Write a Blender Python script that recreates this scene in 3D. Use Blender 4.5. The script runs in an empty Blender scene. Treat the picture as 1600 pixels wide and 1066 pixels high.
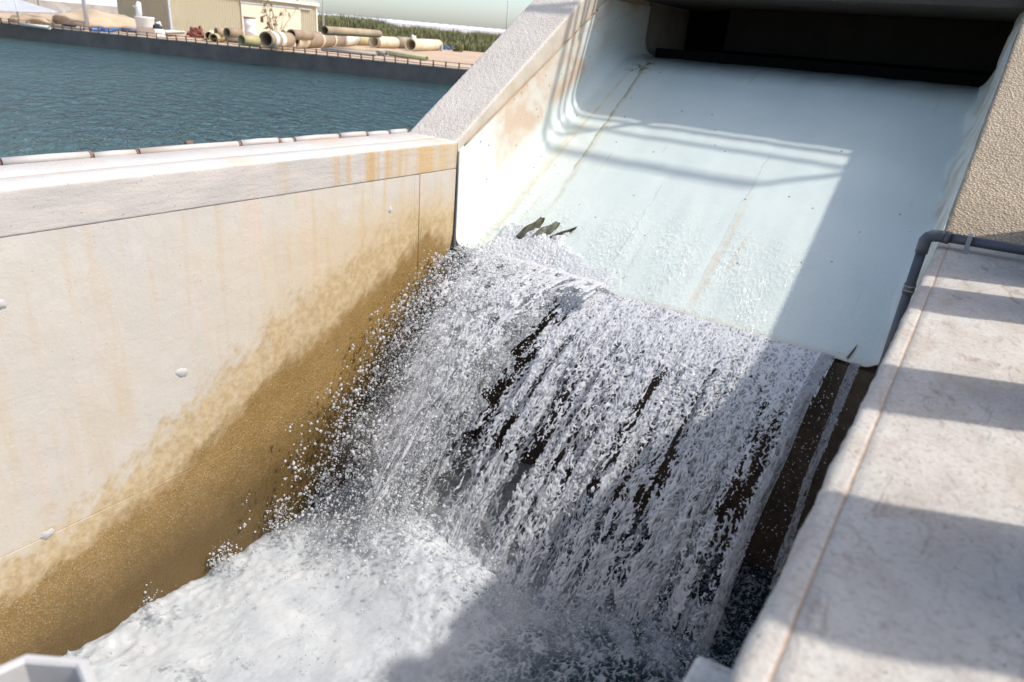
import bpy, bmesh, math, random
import numpy as np
from mathutils import Vector, Matrix
from mathutils.geometry import tessellate_polygon

random.seed(7)
rng = np.random.default_rng(7)
C = bpy.context.scene.collection
S = bpy.context.scene

# ------------------------------------------------------------------ camera, sky, sun, exposure
FPX, CX, CY = 1067.0, 800.0, 533.0
TH, PI_, RO = math.radians(32.7), math.radians(23.73), math.radians(5.0)
fh = Vector((-math.sin(TH), math.cos(TH), 0)); rr = Vector((math.cos(TH), math.sin(TH), 0)); ZZ = Vector((0, 0, 1))
FW = fh * math.cos(PI_) - ZZ * math.sin(PI_)
UP = fh * math.sin(PI_) + ZZ * math.cos(PI_)
RT = rr * math.cos(RO) + UP * math.sin(RO)
UP = UP * math.cos(RO) - rr * math.sin(RO)
cam = bpy.data.cameras.new('camera'); cam_o = bpy.data.objects.new('camera', cam); C.objects.link(cam_o)
cam_o.matrix_world = Matrix(((RT.x, UP.x, -FW.x, 0), (RT.y, UP.y, -FW.y, 0), (RT.z, UP.z, -FW.z, 0), (0, 0, 0, 1)))
cam.sensor_width = 36; cam.lens = FPX / 1600 * 36
cam.clip_start = .05; cam.clip_end = 6000
cam.dof.use_dof = True; cam.dof.focus_distance = 5.6; cam.dof.aperture_fstop = 2.0
S.camera = cam_o

SUN = Vector((.69, .31, 1)).normalized()
sun_el = math.asin(SUN.z); sun_az = math.atan2(SUN.x, SUN.y)
world = bpy.data.worlds.new('World'); S.world = world; world.use_nodes = True
wn = world.node_tree; wn.nodes.clear()
sky = wn.nodes.new('ShaderNodeTexSky'); sky.sky_type = 'NISHITA'; sky.sun_disc = False
sky.sun_elevation = sun_el; sky.sun_rotation = sun_az
sky.air_density = 0.75; sky.dust_density = 2.0; sky.ozone_density = 3.0
bg = wn.nodes.new('ShaderNodeBackground'); bg.inputs[1].default_value = 0.15
wo = wn.nodes.new('ShaderNodeOutputWorld')
wb = wn.nodes.new('ShaderNodeMix'); wb.data_type = 'RGBA'; wb.blend_type = 'MULTIPLY'; wb.inputs[0].default_value = 1; wb.inputs[7].default_value = (1.08, 1.01, .895, 1)
wn.links.new(sky.outputs[0], wb.inputs[6]); wn.links.new(wb.outputs[2], bg.inputs[0]); wn.links.new(bg.outputs[0], wo.inputs[0])
sl = bpy.data.lights.new('sun', 'SUN'); sl.energy = 2.0; sl.angle = math.radians(1.2); sl.color = (1, .96, .9)
so = bpy.data.objects.new('sun', sl); C.objects.link(so)
so.rotation_euler = SUN.to_track_quat('Z', 'Y').to_euler()
S.view_settings.view_transform = 'Standard'; S.view_settings.look = 'None'
S.view_settings.exposure = 1.03; S.view_settings.gamma = 1; S.view_settings.use_curve_mapping = False
S.cycles.max_bounces = 8; S.cycles.transparent_max_bounces = 24
S.cycles.caustics_reflective = False; S.cycles.caustics_refractive = False

# ------------------------------------------------------------------ helpers
def tag(o, label=None, cat=None, group=None, kind=None):
    if label: o['label'] = label
    if cat: o['category'] = cat
    if group: o['group'] = group
    if kind: o['kind'] = kind
    return o

def empty(name, loc, label, cat, group=None):
    o = bpy.data.objects.new(name, None); C.objects.link(o); o.location = loc
    o.empty_display_size = .1
    tag(o, label, cat, group); return o

def link(name, me, mat, parent=None, smooth=False):
    o = bpy.data.objects.new(name, me); C.objects.link(o)
    if mat is not None: me.materials.append(mat)
    if smooth: me.shade_smooth()
    if parent is not None:
        o.parent = parent; o.matrix_parent_inverse = Matrix.Translation(parent.location).inverted()
    return o

def mesh_np(name, V, F, smooth=False):
    """V (n,3), F (m,k) arrays"""
    me = bpy.data.meshes.new(name)
    V = np.asarray(V, np.float32); F = np.asarray(F, np.int32); k = F.shape[1]; m = len(F)
    me.vertices.add(len(V)); me.vertices.foreach_set('co', V.ravel())
    me.loops.add(m * k); me.loops.foreach_set('vertex_index', F.ravel())
    me.polygons.add(m); me.polygons.foreach_set('loop_start', np.arange(0, m * k, k, dtype=np.int32))
    me.polygons.foreach_set('loop_total', np.full(m, k, np.int32))
    me.update(calc_edges=True); me.validate()
    if smooth: me.shade_smooth()
    return me

def attr(me, name, vals):
    a = me.attributes.new(name, 'FLOAT', 'POINT'); a.data.foreach_set('value', np.asarray(vals, np.float32))

def bm_mesh(name, bm):
    me = bpy.data.meshes.new(name); bmesh.ops.recalc_face_normals(bm, faces=bm.faces); bm.to_mesh(me); bm.free(); return me

def box_bm(x0, x1, y0, y1, z0, z1, bev=0, bm=None):
    own = bm is None
    if own: bm = bmesh.new()
    r = bmesh.ops.create_cube(bm, size=1)
    for v in r['verts']:
        v.co = Vector(((x0 + x1) / 2 + v.co.x * (x1 - x0), (y0 + y1) / 2 + v.co.y * (y1 - y0), (z0 + z1) / 2 + v.co.z * (z1 - z0)))
    if bev:
        es = set(e for v in r['verts'] for e in v.link_edges)
        bmesh.ops.bevel(bm, geom=list(es), offset=bev, segments=2, affect='EDGES', profile=.5)
    return bm

def box(name, x0, x1, y0, y1, z0, z1, mat, parent=None, bev=0):
    return link(name, bm_mesh(name, box_bm(x0, x1, y0, y1, z0, z1, bev)), mat, parent)

def prism(name, prof, x0, x1, mat, parent=None, bev=0):
    """profile of (y,z) points extruded along x"""
    bm = bmesh.new()
    a = [bm.verts.new((x0, y, z)) for y, z in prof]; b = [bm.verts.new((x1, y, z)) for y, z in prof]
    n = len(prof); bm.faces.new(a); bm.faces.new(b[::-1])
    for i in range(n): bm.faces.new((a[i], b[i], b[(i + 1) % n], a[(i + 1) % n]))
    if bev: bmesh.ops.bevel(bm, geom=list(bm.edges), offset=bev, segments=2, affect='EDGES', profile=.5)
    return link(name, bm_mesh(name, bm), mat, parent)

def frame(d):
    d = Vector(d).normalized(); u = Vector((0, 0, 1)) if abs(d.z) < .95 else Vector((1, 0, 0))
    a = d.cross(u).normalized(); b = a.cross(d).normalized(); return d, a, b

def tube_bm(pts, r, seg=12, bm=None, cap=True):
    if bm is None: bm = bmesh.new()
    pts = [Vector(p) for p in pts]; rings = []
    rs = r if isinstance(r, (list, tuple)) else [r] * len(pts)
    d, a, b = frame(pts[1] - pts[0])
    for i, p in enumerate(pts):
        t = (pts[min(i + 1, len(pts) - 1)] - pts[max(i - 1, 0)]).normalized()
        a = (a - t * a.dot(t)).normalized(); b = a.cross(t)
        rings.append([bm.verts.new(p + (a * math.cos(k * 2 * math.pi / seg) + b * math.sin(k * 2 * math.pi / seg)) * rs[i]) for k in range(seg)])
    for i in range(len(rings) - 1):
        for k in range(seg):
            f = bm.faces.new((rings[i][k], rings[i][(k + 1) % seg], rings[i + 1][(k + 1) % seg], rings[i + 1][k])); f.smooth = True
    if cap:
        bm.faces.new(rings[0][::-1]); bm.faces.new(rings[-1])
    return bm

def tube(name, pts, r, mat, parent=None, seg=12):
    return link(name, bm_mesh(name, tube_bm(pts, r, seg)), mat, parent)

def hollow_bm(p0, p1, r, wall, seg=24, bm=None, prof=None):
    """open pipe section from p0 to p1 with wall thickness; prof = list of (t, radius factor) of the outside"""
    if bm is None: bm = bmesh.new()
    p0 = Vector(p0); p1 = Vector(p1); d, a, b = frame(p1 - p0)
    prof = prof or [(0, 1), (1, 1)]
    path = [(t, r * f) for t, f in prof] + [(1, r - wall), (0, r - wall)]
    rings = []
    for t, q in path:
        c = p0.lerp(p1, t)
        rings.append([bm.verts.new(c + (a * math.cos(k * 2 * math.pi / seg) + b * math.sin(k * 2 * math.pi / seg)) * q) for k in range(seg)])
    n = len(rings)
    for i in range(n):
        j = (i + 1) % n
        for k in range(seg):
            f = bm.faces.new((rings[i][k], rings[i][(k + 1) % seg], rings[j][(k + 1) % seg], rings[j][k])); f.smooth = (i < len(prof) - 1) or (i == len(prof))
    return bm

# ---- noise (numpy gradient noise)
_P = rng.permutation(256); _P = np.concatenate([_P, _P, _P])
_G = rng.normal(size=(256, 3)); _G /= np.linalg.norm(_G, axis=1)[:, None]
def noise(x, y, z=0.0):
    x, y, z = np.broadcast_arrays(np.asarray(x, float), np.asarray(y, float), np.asarray(z, float))
    xi = np.floor(x).astype(int); yi = np.floor(y).astype(int); zi = np.floor(z).astype(int)
    xf = x - xi; yf = y - yi; zf = z - zi
    u = xf ** 3 * (xf * (xf * 6 - 15) + 10); v = yf ** 3 * (yf * (yf * 6 - 15) + 10); w = zf ** 3 * (zf * (zf * 6 - 15) + 10)
    def g(dx, dy, dz):
        h = _P[_P[_P[(xi + dx) & 255] + ((yi + dy) & 255)] + ((zi + dz) & 255)]
        G = _G[h]; return G[..., 0] * (xf - dx) + G[..., 1] * (yf - dy) + G[..., 2] * (zf - dz)
    def L(a, b, t): return a + t * (b - a)
    r = L(L(L(g(0, 0, 0), g(1, 0, 0), u), L(g(0, 1, 0), g(1, 1, 0), u), v),
          L(L(g(0, 0, 1), g(1, 0, 1), u), L(g(0, 1, 1), g(1, 1, 1), u), v), w)
    return r * 1.5
def fbm(x, y, z=0.0, o=4):
    s = 0; a = 1
    for i in range(o):
        s = s + a * noise(x * 2 ** i, y * 2 ** i, z * 2 ** i + 7.3 * i); a *= .5
    return s
def sstep(a, b, x):
    t = np.clip((x - a) / (b - a), 0, 1); return t * t * (3 - 2 * t)

def ground_at(px, py, z):
    """the point of the level z seen at a position of the 1600 px wide photograph"""
    d = FW + RT * ((px - CX) / FPX) - UP * ((py - CY) / FPX)
    return d * (z / d.z)
def depth(P): return P.dot(FW)

# ------------------------------------------------------------------ materials
class NT:
    def __init__(s, name):
        s.m = bpy.data.materials.new(name); s.m.use_nodes = True; s.t = s.m.node_tree; s.t.nodes.clear()
        s.out = s.n('ShaderNodeOutputMaterial')
    def n(s, ty, **kw):
        nd = s.t.nodes.new(ty)
        for k, v in kw.items(): setattr(nd, k, v)
        return nd
    def set(s, nd, sock, v):
        i = nd.inputs[sock]
        if isinstance(v, bpy.types.NodeSocket): s.t.links.new(v, i)
        elif isinstance(v, (tuple, list)) and i.type == 'RGBA' and len(v) == 3: i.default_value = (*v, 1)
        else: i.default_value = v
    def pos(s): return s.n('ShaderNodeNewGeometry').outputs['Position']
    def scale(s, vec, sc):
        m = s.n('ShaderNodeMapping'); s.set(m, 'Vector', vec); m.inputs['Scale'].default_value = sc; return m.outputs[0]
    def noise(s, vec, sc, det=4, rough=.55, dist=0):
        n = s.n('ShaderNodeTexNoise'); s.set(n, 'Vector', vec); n.inputs['Scale'].default_value = sc
        n.inputs['Detail'].default_value = det; n.inputs['Roughness'].default_value = rough; n.inputs['Distortion'].default_value = dist
        return n.outputs[0]
    def voro(s, vec, sc, feat='F1', rnd=1):
        n = s.n('ShaderNodeTexVoronoi', feature=feat); s.set(n, 'Vector', vec); n.inputs['Scale'].default_value = sc
        n.inputs['Randomness'].default_value = rnd
        return n.outputs[0]
    def ramp(s, fac, stops, interp='LINEAR'):
        r = s.n('ShaderNodeValToRGB'); s.set(r, 0, fac); r.color_ramp.interpolation = interp
        e = r.color_ramp.elements
        while len(e) < len(stops): e.new(1)
        for el, (p, c) in zip(e, stops):
            el.position = p; el.color = (c, c, c, 1) if not isinstance(c, (tuple, list)) else (*c, 1)
        return r.outputs[0]
    def math(s, op, a, b=0, c=0, clamp=False):
        m = s.n('ShaderNodeMath', operation=op, use_clamp=clamp); s.set(m, 0, a); s.set(m, 1, b)
        if op in ('MULTIPLY_ADD', 'SMOOTH_MIN', 'COMPARE'): s.set(m, 2, c)
        return m.outputs[0]
    def mapr(s, v, a, b, c=0, d=1, smooth=False):
        m = s.n('ShaderNodeMapRange', clamp=True); m.interpolation_type = 'SMOOTHSTEP' if smooth else 'LINEAR'
        s.set(m, 0, v)
        for i, q in enumerate((a, b, c, d)): s.set(m, i + 1, q)
        return m.outputs[0]
    def mix(s, fac, a, b, mode='MIX'):
        m = s.n('ShaderNodeMix', data_type='RGBA', blend_type=mode); s.set(m, 0, fac); s.set(m, 6, a); s.set(m, 7, b); return m.outputs[2]
    def sep(s, v):
        n = s.n('ShaderNodeSeparateXYZ'); s.set(n, 0, v); return n.outputs
    def attr(s, name): return s.n('ShaderNodeAttribute', attribute_name=name).outputs['Fac']
    def bump(s, h, strength=.3, dist=.01, normal=None):
        b = s.n('ShaderNodeBump'); s.set(b, 'Height', h); b.inputs['Strength'].default_value = strength; b.inputs['Distance'].default_value = dist
        if normal is not None: s.set(b, 'Normal', normal)
        return b.outputs[0]
    def pbr(s, col, rough=.7, normal=None, **kw):
        p = s.n('ShaderNodeBsdfPrincipled'); s.set(p, 'Base Color', col); s.set(p, 'Roughness', rough)
        if normal is not None: s.set(p, 'Normal', normal)
        for k, v in kw.items(): s.set(p, k.replace('_', ' '), v)
        return p.outputs[0]
    def done(s, sh): s.t.links.new(sh, s.out.inputs[0]); return s.m

def simple(name, col, rough=.7, var=.15, sc=6, bump=.2, bsc=40, stain=None, **kw):
    n = NT(name); p = n.pos()
    a = n.noise(p, sc, 5, .6)
    c = n.mix(n.mapr(a, .3, .7), tuple(v * (1 - var) for v in col), tuple(min(1, v * (1 + var)) for v in col))
    if stain:
        b = n.noise(p, sc * .35, 4, .65)
        c = n.mix(n.mapr(b, .5, .72, 0, .8), c, stain)
    return n.done(n.pbr(c, rough, n.bump(n.noise(p, bsc, 4, .6), bump, .01), **kw))

def m_channel_wall():
    """cast concrete, limewash pale, with the ochre wet splash zone (a growth of algae and silt) along the fall"""
    n = NT('channel_concrete'); p = n.pos(); X, Y, Z = n.sep(p)
    # formwork tone
    big = n.noise(p, .8, 5, .6); mid = n.noise(p, 4.5, 5, .6)
    c = n.mix(n.mapr(big, .35, .68), (.50, .468, .42), (.54, .48, .38))
    c = n.mix(n.mapr(mid, .45, .75, 0, .4), c, (.585, .55, .51))
    # vertical run-down streaks
    st = n.noise(n.scale(p, (3.5, 3.5, .28)), 2.2, 5, .6)
    c = n.mix(n.math('MULTIPLY', n.mapr(st, .52, .74), n.mapr(Y, 1.0, 4.2, .3, .8)), c, (.52, .37, .20))
    st2 = n.noise(n.scale(p, (1.2, 1.2, .12)), 3.1, 4, .5)
    c = n.mix(n.mapr(st2, .6, .78, 0, .45), c, (.62, .42, .31))
    # towards the chute the wall is tinted by the splash
    c = n.mix(n.math('MULTIPLY', n.mapr(Y, 2.2, 5.6, 0, .75, True), n.mapr(n.math('ADD', Z, n.math('MULTIPLY', mid, .5)), -1.15, -1.45, .1, 1)), c, (.53, .385, .20))
    # splash boundary curves z(Y)
    def curve(pts):
        return n.math('MULTIPLY_ADD', n.ramp(n.mapr(Y, 0, 6), [(y / 6, (z + 4) / 3) for y, z in pts]), 3, -4)
    dark = curve([(0, -3.82), (1.07, -3.66), (1.48, -3.58), (2.16, -3.36), (2.61, -3.17), (2.99, -2.94), (3.33, -2.73), (3.83, -2.58), (4.3, -2.36), (4.65, -2.21), (5.1, -1.94), (5.25, -1.83), (5.5, -1.96), (5.72, -2.14)])
    lite = curve([(0, -3.6), (1.12, -3.36), (1.76, -3.17), (2.21, -2.94), (2.72, -2.66), (3.3, -2.28), (3.64, -2.12), (4.15, -1.93), (4.64, -1.72), (5.18, -1.57), (5.72, -1.74)])
    # splash tongues, slanting with the flying drops
    rot = n.n('ShaderNodeVectorRotate', rotation_type='X_AXIS'); n.set(rot, 'Vector', p); rot.inputs['Angle'].default_value = math.radians(38)
    sl_ = n.noise(n.scale(rot.outputs[0], (1, 1, .7)), 10, 4, .6, .2)
    sl2 = n.noise(n.scale(rot.outputs[0], (1, 1, .35)), 20, 4, .65)
    jit = n.math('ADD', n.math('MULTIPLY', n.math('SUBTRACT', sl_, .5), .75), n.math('MULTIPLY', n.math('SUBTRACT', sl2, .5), .40))
    zl = n.math('ADD', Z, jit); zd = n.math('ADD', Z, n.math('MULTIPLY', jit, .45))
    ml = n.mapr(n.math('SUBTRACT', lite, zl), -.10, .22, 0, 1, True)
    md = n.mapr(n.math('SUBTRACT', dark, zd), -.08, .15, 0, 1, True)
    wear = n.noise(p, 22, 5, .7)
    c = n.mix(n.math('MULTIPLY', ml, n.mapr(wear, .3, .65, .55, 1)), c, n.mix(n.mapr(n.noise(p, 16, 4, .6), .4, .65), (.40, .285, .135), (.52, .395, .225)))
    wetc = n.mix(n.mapr(n.noise(p, 2.2, 4, .6), .35, .7), (.25, .155, .045), (.315, .20, .070))
    wetc = n.mix(n.mapr(n.noise(p, 12, 4, .6), .5, .75, 0, .5), wetc, (.20, .115, .03))
    # exposed aggregate, denser low down
    agg = n.voro(p, 80); agr = n.n('ShaderNodeTexVoronoi'); n.set(agr, 'Vector', p); agr.inputs['Scale'].default_value = 80
    low = n.mapr(n.math('ADD', Z, n.math('MULTIPLY', n.noise(p, 3, 3), .7)), -2.2, -3.6, .45, 1)
    cr, cg, cb = n.sep(agr.outputs['Color'])
    edge = n.mapr(agg, .55, .25)
    wetc = n.mix(n.math('MULTIPLY', n.math('MULTIPLY', n.mapr(cr, .55, .85), edge), low), wetc, (.40, .30, .17))
    wetc = n.mix(n.math('MULTIPLY', n.math('MULTIPLY', n.mapr(cg, .6, .85, 0, .85), edge), n.mapr(low, .3, 1, .5, 1)), wetc, (.075, .05, .022))
    wetc = n.mix(n.math('MULTIPLY', n.mapr(cb, .90, .94), n.math('MULTIPLY', edge, low)), wetc, (.46, .38, .25))
    gn = n.noise(p, 140, 3, .7)
    wetc = n.mix(n.mapr(gn, .5, .7, 0, .5), wetc, (.10, .065, .025))
    wetc = n.mix(n.mapr(n.math('ADD', n.math('MULTIPLY', Y, -.25), n.math('ADD', Z, n.math('MULTIPLY', mid, .3))), -3.95, -4.5, 0, .8), wetc, (.075, .045, .010))
    c = n.mix(md, c, wetc)
    # pinholes
    ph = n.voro(p, 16); c = n.mix(n.mapr(ph, .055, .035, 0, .7), c, (.12, .09, .06))
    rough = n.mix(md, (.85,) * 3, n.mix(n.mapr(n.noise(p, 40, 3), .4, .6), (.35,) * 3, (.6,) * 3))
    hgt = n.math('ADD', n.math('MULTIPLY', n.noise(p, 60, 4, .6), .5), n.math('MULTIPLY', n.math('MULTIPLY', agg, md), n.math('MULTIPLY', low, .9)))
    hgt = n.math('ADD', hgt, n.math('MULTIPLY', n.noise(p, 6, 4, .6), 2.0))
    hgt = n.math('ADD', hgt, n.math('MULTIPLY', n.mapr(ph, .06, .03), -2.0))
    return n.done(n.pbr(c, rough, n.bump(hgt, .35, .012)))

def m_coping(name='coping_concrete', blotch=.5):
    n = NT(name); p = n.pos(); X, Y, Z = n.sep(p)
    a = n.noise(p, 3, 6, .65); b = n.noise(p, 14, 5, .65); d = n.noise(n.scale(p, (1, .5, 1)), 6, 5, .7, .6)
    c = n.mix(n.mapr(a, .3, .7), (.44, .405, .355), (.53, .495, .44))
    c = n.mix(n.mapr(d, .46, .70, 0, blotch * .8), c, (.35, .28, .225))
    c = n.mix(n.mapr(b, .56, .78, 0, blotch * .9), c, (.27, .235, .215))
    c = n.mix(n.mapr(n.noise(p, 1.6, 4, .6), .56, .75, 0, blotch * .35), c, (.46, .34, .23))
    gr = n.noise(p, 55, 4, .75); c = n.mix(n.mapr(gr, .50, .66, 0, .6), c, (.25, .225, .20))
    vein = n.noise(n.scale(p, (1, .35, 1)), 9, 6, .75, 1.5); c = n.mix(n.mapr(vein, .56, .68, 0, .7), c, (.235, .18, .15))
    ph = n.voro(p, 21); c = n.mix(n.mapr(ph, .08, .05, 0, .75), c, (.13, .11, .10))
    h = n.math('ADD', n.noise(p, 70, 5, .65), n.math('MULTIPLY', n.mapr(ph, .09, .04), -1.2))
    h = n.math('ADD', h, n.math('MULTIPLY', b, 1.2))
    return n.done(n.pbr(c, .9, n.bump(h, .6, .009)))

def m_roughcast(name, c0, c1, bs=.45):
    n = NT(name); p = n.pos()
    v = n.voro(p, 55); v2 = n.voro(p, 110); a = n.noise(p, 2.5, 5, .6)
    c = n.mix(n.mapr(a, .3, .7), c0, c1)
    c = n.mix(n.mapr(v, .25, .7, 0, bs * .15 if bs < .6 else .55), c, tuple(x * .42 for x in c0))  # hollows between grains painted darker, in place of relief shade
    c = n.mix(n.mapr(v2, .1, .6, .3, 0), c, tuple(x * .6 for x in c0))
    c = n.mix(n.mapr(n.noise(p, 9, 4, .7), .62, .75, 0, .5), c, tuple(x * .7 for x in c0))
    ph = n.voro(p, 9); c = n.mix(n.mapr(ph, .06, .04, 0, .8), c, (.08, .07, .06))
    h = n.math('ADD', n.math('MULTIPLY', n.mapr(v, 0, .6, 1, 0), 1), n.math('MULTIPLY', n.noise(p, 90, 4, .7), .7))
    return n.done(n.pbr(c, .95, n.bump(h, bs, .012)))

def m_liner():
    """pale mint waterproofing membrane with rust runs"""
    n = NT('liner_membrane'); p = n.pos(); X, Y, Z = n.sep(p)
    a = n.noise(p, 1.3, 5, .6)
    c = n.mix(n.mapr(a, .3, .7), (.625, .685, .635), (.70, .745, .69))
    c = n.mix(n.mapr(n.noise(p, 5, 5, .65), .55, .8, 0, .35), c, (.66, .64, .56))
    # rust bloom high on the left side
    sidel = n.mapr(X, -4.34, -4.47)
    # position along the side: distance above the chute floor
    hf = n.math('SUBTRACT', Z, n.math('MULTIPLY_ADD', Y, .6186, -5.68))
    bl = n.noise(n.scale(p, (1, .7, .7)), 1.9, 5, .6, .5)
    ru = n.math('MULTIPLY', n.math('MULTIPLY', n.mapr(hf, .22, .42, 0, 1, True), n.mapr(Y, 5.95, 6.35, 0, 1, True)), n.mapr(bl, .38, .60, 0, .8))
    c = n.mix(n.math('MULTIPLY', ru, sidel), c, n.mix(n.mapr(bl, .45, .7), (.62, .49, .36), (.53, .34, .21)))
    # silt runs down the slope
    fl = n.noise(n.scale(p, (7, .35, .35)), 2.0, 3, .5)
    c = n.mix(n.math('MULTIPLY', n.mapr(fl, .66, .72), n.mapr(n.noise(p, 2.2, 3), .46, .62, 0, .38)), c, (.55, .42, .24))
    def line(x0, k, y0, w, col, lo, hi, amt):
        nonlocal c
        wob = n.math('MULTIPLY', n.math('SUBTRACT', n.noise(n.scale(p, (.3, 1, 1)), 4.5, 4), .5), .09)
        d = n.math('ABSOLUTE', n.math('ADD', n.math('SUBTRACT', n.math('SUBTRACT', X, x0), n.math('MULTIPLY', n.math('SUBTRACT', Y, y0), k)), wob))
        g = n.math('MULTIPLY', n.mapr(Y, lo - .25, lo), n.mapr(Y, hi + .2, hi))
        g = n.math('MULTIPLY', g, n.mapr(n.noise(p, 7, 4, .7), .36, .60, .25, 1))
        c = n.mix(n.math('MULTIPLY', n.math('MULTIPLY', n.mapr(d, w, w * .2), g), amt), c, col)
    line(-4.03, -.075, 8.9, .018, (.20, .17, .07), 7.2, 8.95, .8)
    line(-4.02, -.085, 8.9, .05, (.45, .36, .18), 6.6, 8.95, .4)
    line(-4.20, .02, 8.0, .035, (.58, .42, .16), 6.3, 8.7, .5)
    line(-4.27, .0, 7.0, .05, (.62, .50, .26), 6.0, 7.6, .4)
    line(-1.85, -.02, 6.3, .05, (.60, .43, .22), 5.95, 7.0, .5)
    line(-1.89, -.02, 6.3, .012, (.36, .34, .30), 6.2, 7.6, .45)
    line(-2.78, -.03, 6.3, .014, (.36, .36, .33), 5.95, 7.0, .45)
    # algae smear at the crest
    sm = n.noise(p, 13, 5, .7, .4)
    g = n.math('MULTIPLY', n.math('MULTIPLY', n.mapr(X, -4.28, -4.2), n.mapr(X, -3.9, -4.0)), n.math('MULTIPLY', n.mapr(Y, 8.7, 8.82), n.mapr(Y, 9.14, 9.06)))
    c = n.mix(n.math('MULTIPLY', g, n.mapr(sm, .5, .6)), c, (.17, .15, .03))
    # right hand fold stain
    fr = n.noise(n.scale(p, (1, 1, .6)), 5, 5, .6)
    c = n.mix(n.math('MULTIPLY', n.mapr(X, -.30, -.235), n.mapr(fr, .42, .6, 0, .6)), c, (.50, .36, .22))
    # lip edge grime
    c = n.mix(n.math('MULTIPLY', n.mapr(n.math('ADD', Y, n.math('MULTIPLY', fr, .05)), 5.80, 5.755), .65), c, (.60, .55, .43))
    # specks
    ph = n.n('ShaderNodeTexVoronoi'); n.set(ph, 'Vector', p); ph.inputs['Scale'].default_value = 8
    sp = n.math('MULTIPLY', n.mapr(ph.outputs[0], .10, .07), n.mapr(n.sep(ph.outputs['Color'])[0], .72, .76))
    c = n.mix(n.math('MULTIPLY', sp, .85), c, (.12, .13, .15))
    h = n.math('ADD', n.noise(n.scale(p, (1, .5, .5)), 9, 4, .6), n.math('MULTIPLY', n.noise(p, 30, 3), .3))
    return n.done(n.pbr(c, .42, n.bump(h, .12, .02)))

def m_film():
    """the thin sheet of water running over the membrane: clear, with cells of ripples lower down"""
    n = NT('water_film'); p = n.pos(); X, Y, Z = n.sep(p)
    wp = n.n('ShaderNodeVectorMath', operation='ADD'); n.set(wp, 0, n.scale(p, (1, .62, .62)))
    nz = n.n('ShaderNodeTexNoise'); n.set(nz, 'Vector', p); nz.inputs['Scale'].default_value = 7
    sc = n.n('ShaderNodeVectorMath', operation='SCALE'); n.set(sc, 0, nz.outputs['Color']); sc.inputs['Scale'].default_value = .09
    n.set(wp, 1, sc.outputs[0])
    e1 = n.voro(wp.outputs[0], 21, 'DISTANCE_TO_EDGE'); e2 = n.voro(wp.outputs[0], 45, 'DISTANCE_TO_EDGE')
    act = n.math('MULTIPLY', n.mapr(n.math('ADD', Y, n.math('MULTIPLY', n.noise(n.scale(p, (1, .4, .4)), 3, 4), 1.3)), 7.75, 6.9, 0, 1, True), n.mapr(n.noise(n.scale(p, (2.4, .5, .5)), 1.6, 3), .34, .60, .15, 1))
    act = n.math('MULTIPLY', act, n.mapr(X, -.95, -1.3, .12, 1))  # ripple cells faded out where shade lies on the right
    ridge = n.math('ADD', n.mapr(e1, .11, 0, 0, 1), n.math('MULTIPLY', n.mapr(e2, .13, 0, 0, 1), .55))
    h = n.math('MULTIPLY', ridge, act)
    h = n.math('ADD', h, n.math('MULTIPLY', n.noise(n.scale(p, (1, .25, .25)), 11, 3), .5))
    nb = n.bump(h, .48, .010)
    gl = n.n('ShaderNodeBsdfGlossy'); gl.inputs['Roughness'].default_value = .09; n.set(gl, 'Normal', nb)
    tr = n.n('ShaderNodeBsdfTransparent'); tr.inputs[0].default_value = (.99, .995, .99, 1)
    fr = n.n('ShaderNodeLayerWeight'); fr.inputs[0].default_value = .5; n.set(fr, 'Normal', nb)
    m1 = n.n('ShaderNodeMixShader'); n.set(m1, 0, n.math('MULTIPLY_ADD', n.math('POWER', fr.outputs['Facing'], 4.0), .75, .025)); n.set(m1, 1, tr.outputs[0]); n.set(m1, 2, gl.outputs[0])
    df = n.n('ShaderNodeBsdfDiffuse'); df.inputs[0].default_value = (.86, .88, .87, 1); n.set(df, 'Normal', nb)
    fo = n.math('MULTIPLY', n.mapr(ridge, .40, .95, 0, 1), n.math('MULTIPLY', act, .42))  # bright ripple lines painted white, kept to the sunlit side
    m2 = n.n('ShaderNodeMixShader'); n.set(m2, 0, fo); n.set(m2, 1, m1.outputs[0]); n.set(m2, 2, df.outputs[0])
    return n.done(m2.outputs[0])

def m_aerated(name, alo, ahi, col=(.84, .86, .88), trans=.45, rough=.12, thin=(.62, .65, .68), ior=1.33, bs=.5):
    """broken, aerated water: clear where thin, white where full of air (attribute foam)"""
    n = NT(name); f = n.attr('foam')
    p = n.pos()
    nb = n.bump(n.noise(p, 60, 3, .6), bs, .01)
    c = n.mix(f, thin, col)
    pb = n.pbr(c, rough, nb, IOR=ior)
    tl = n.n('ShaderNodeBsdfTranslucent'); n.set(tl, 0, c)
    m1 = n.n('ShaderNodeMixShader'); m1.inputs[0].default_value = trans; n.set(m1, 1, pb); n.set(m1, 2, tl.outputs[0])
    tr = n.n('ShaderNodeBsdfTransparent')
    m2 = n.n('ShaderNodeMixShader'); n.set(m2, 0, n.mapr(f, 0, 1, alo, ahi)); n.set(m2, 1, tr.outputs[0]); n.set(m2, 2, m1.outputs[0])
    return n.done(m2.outputs[0])

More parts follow.
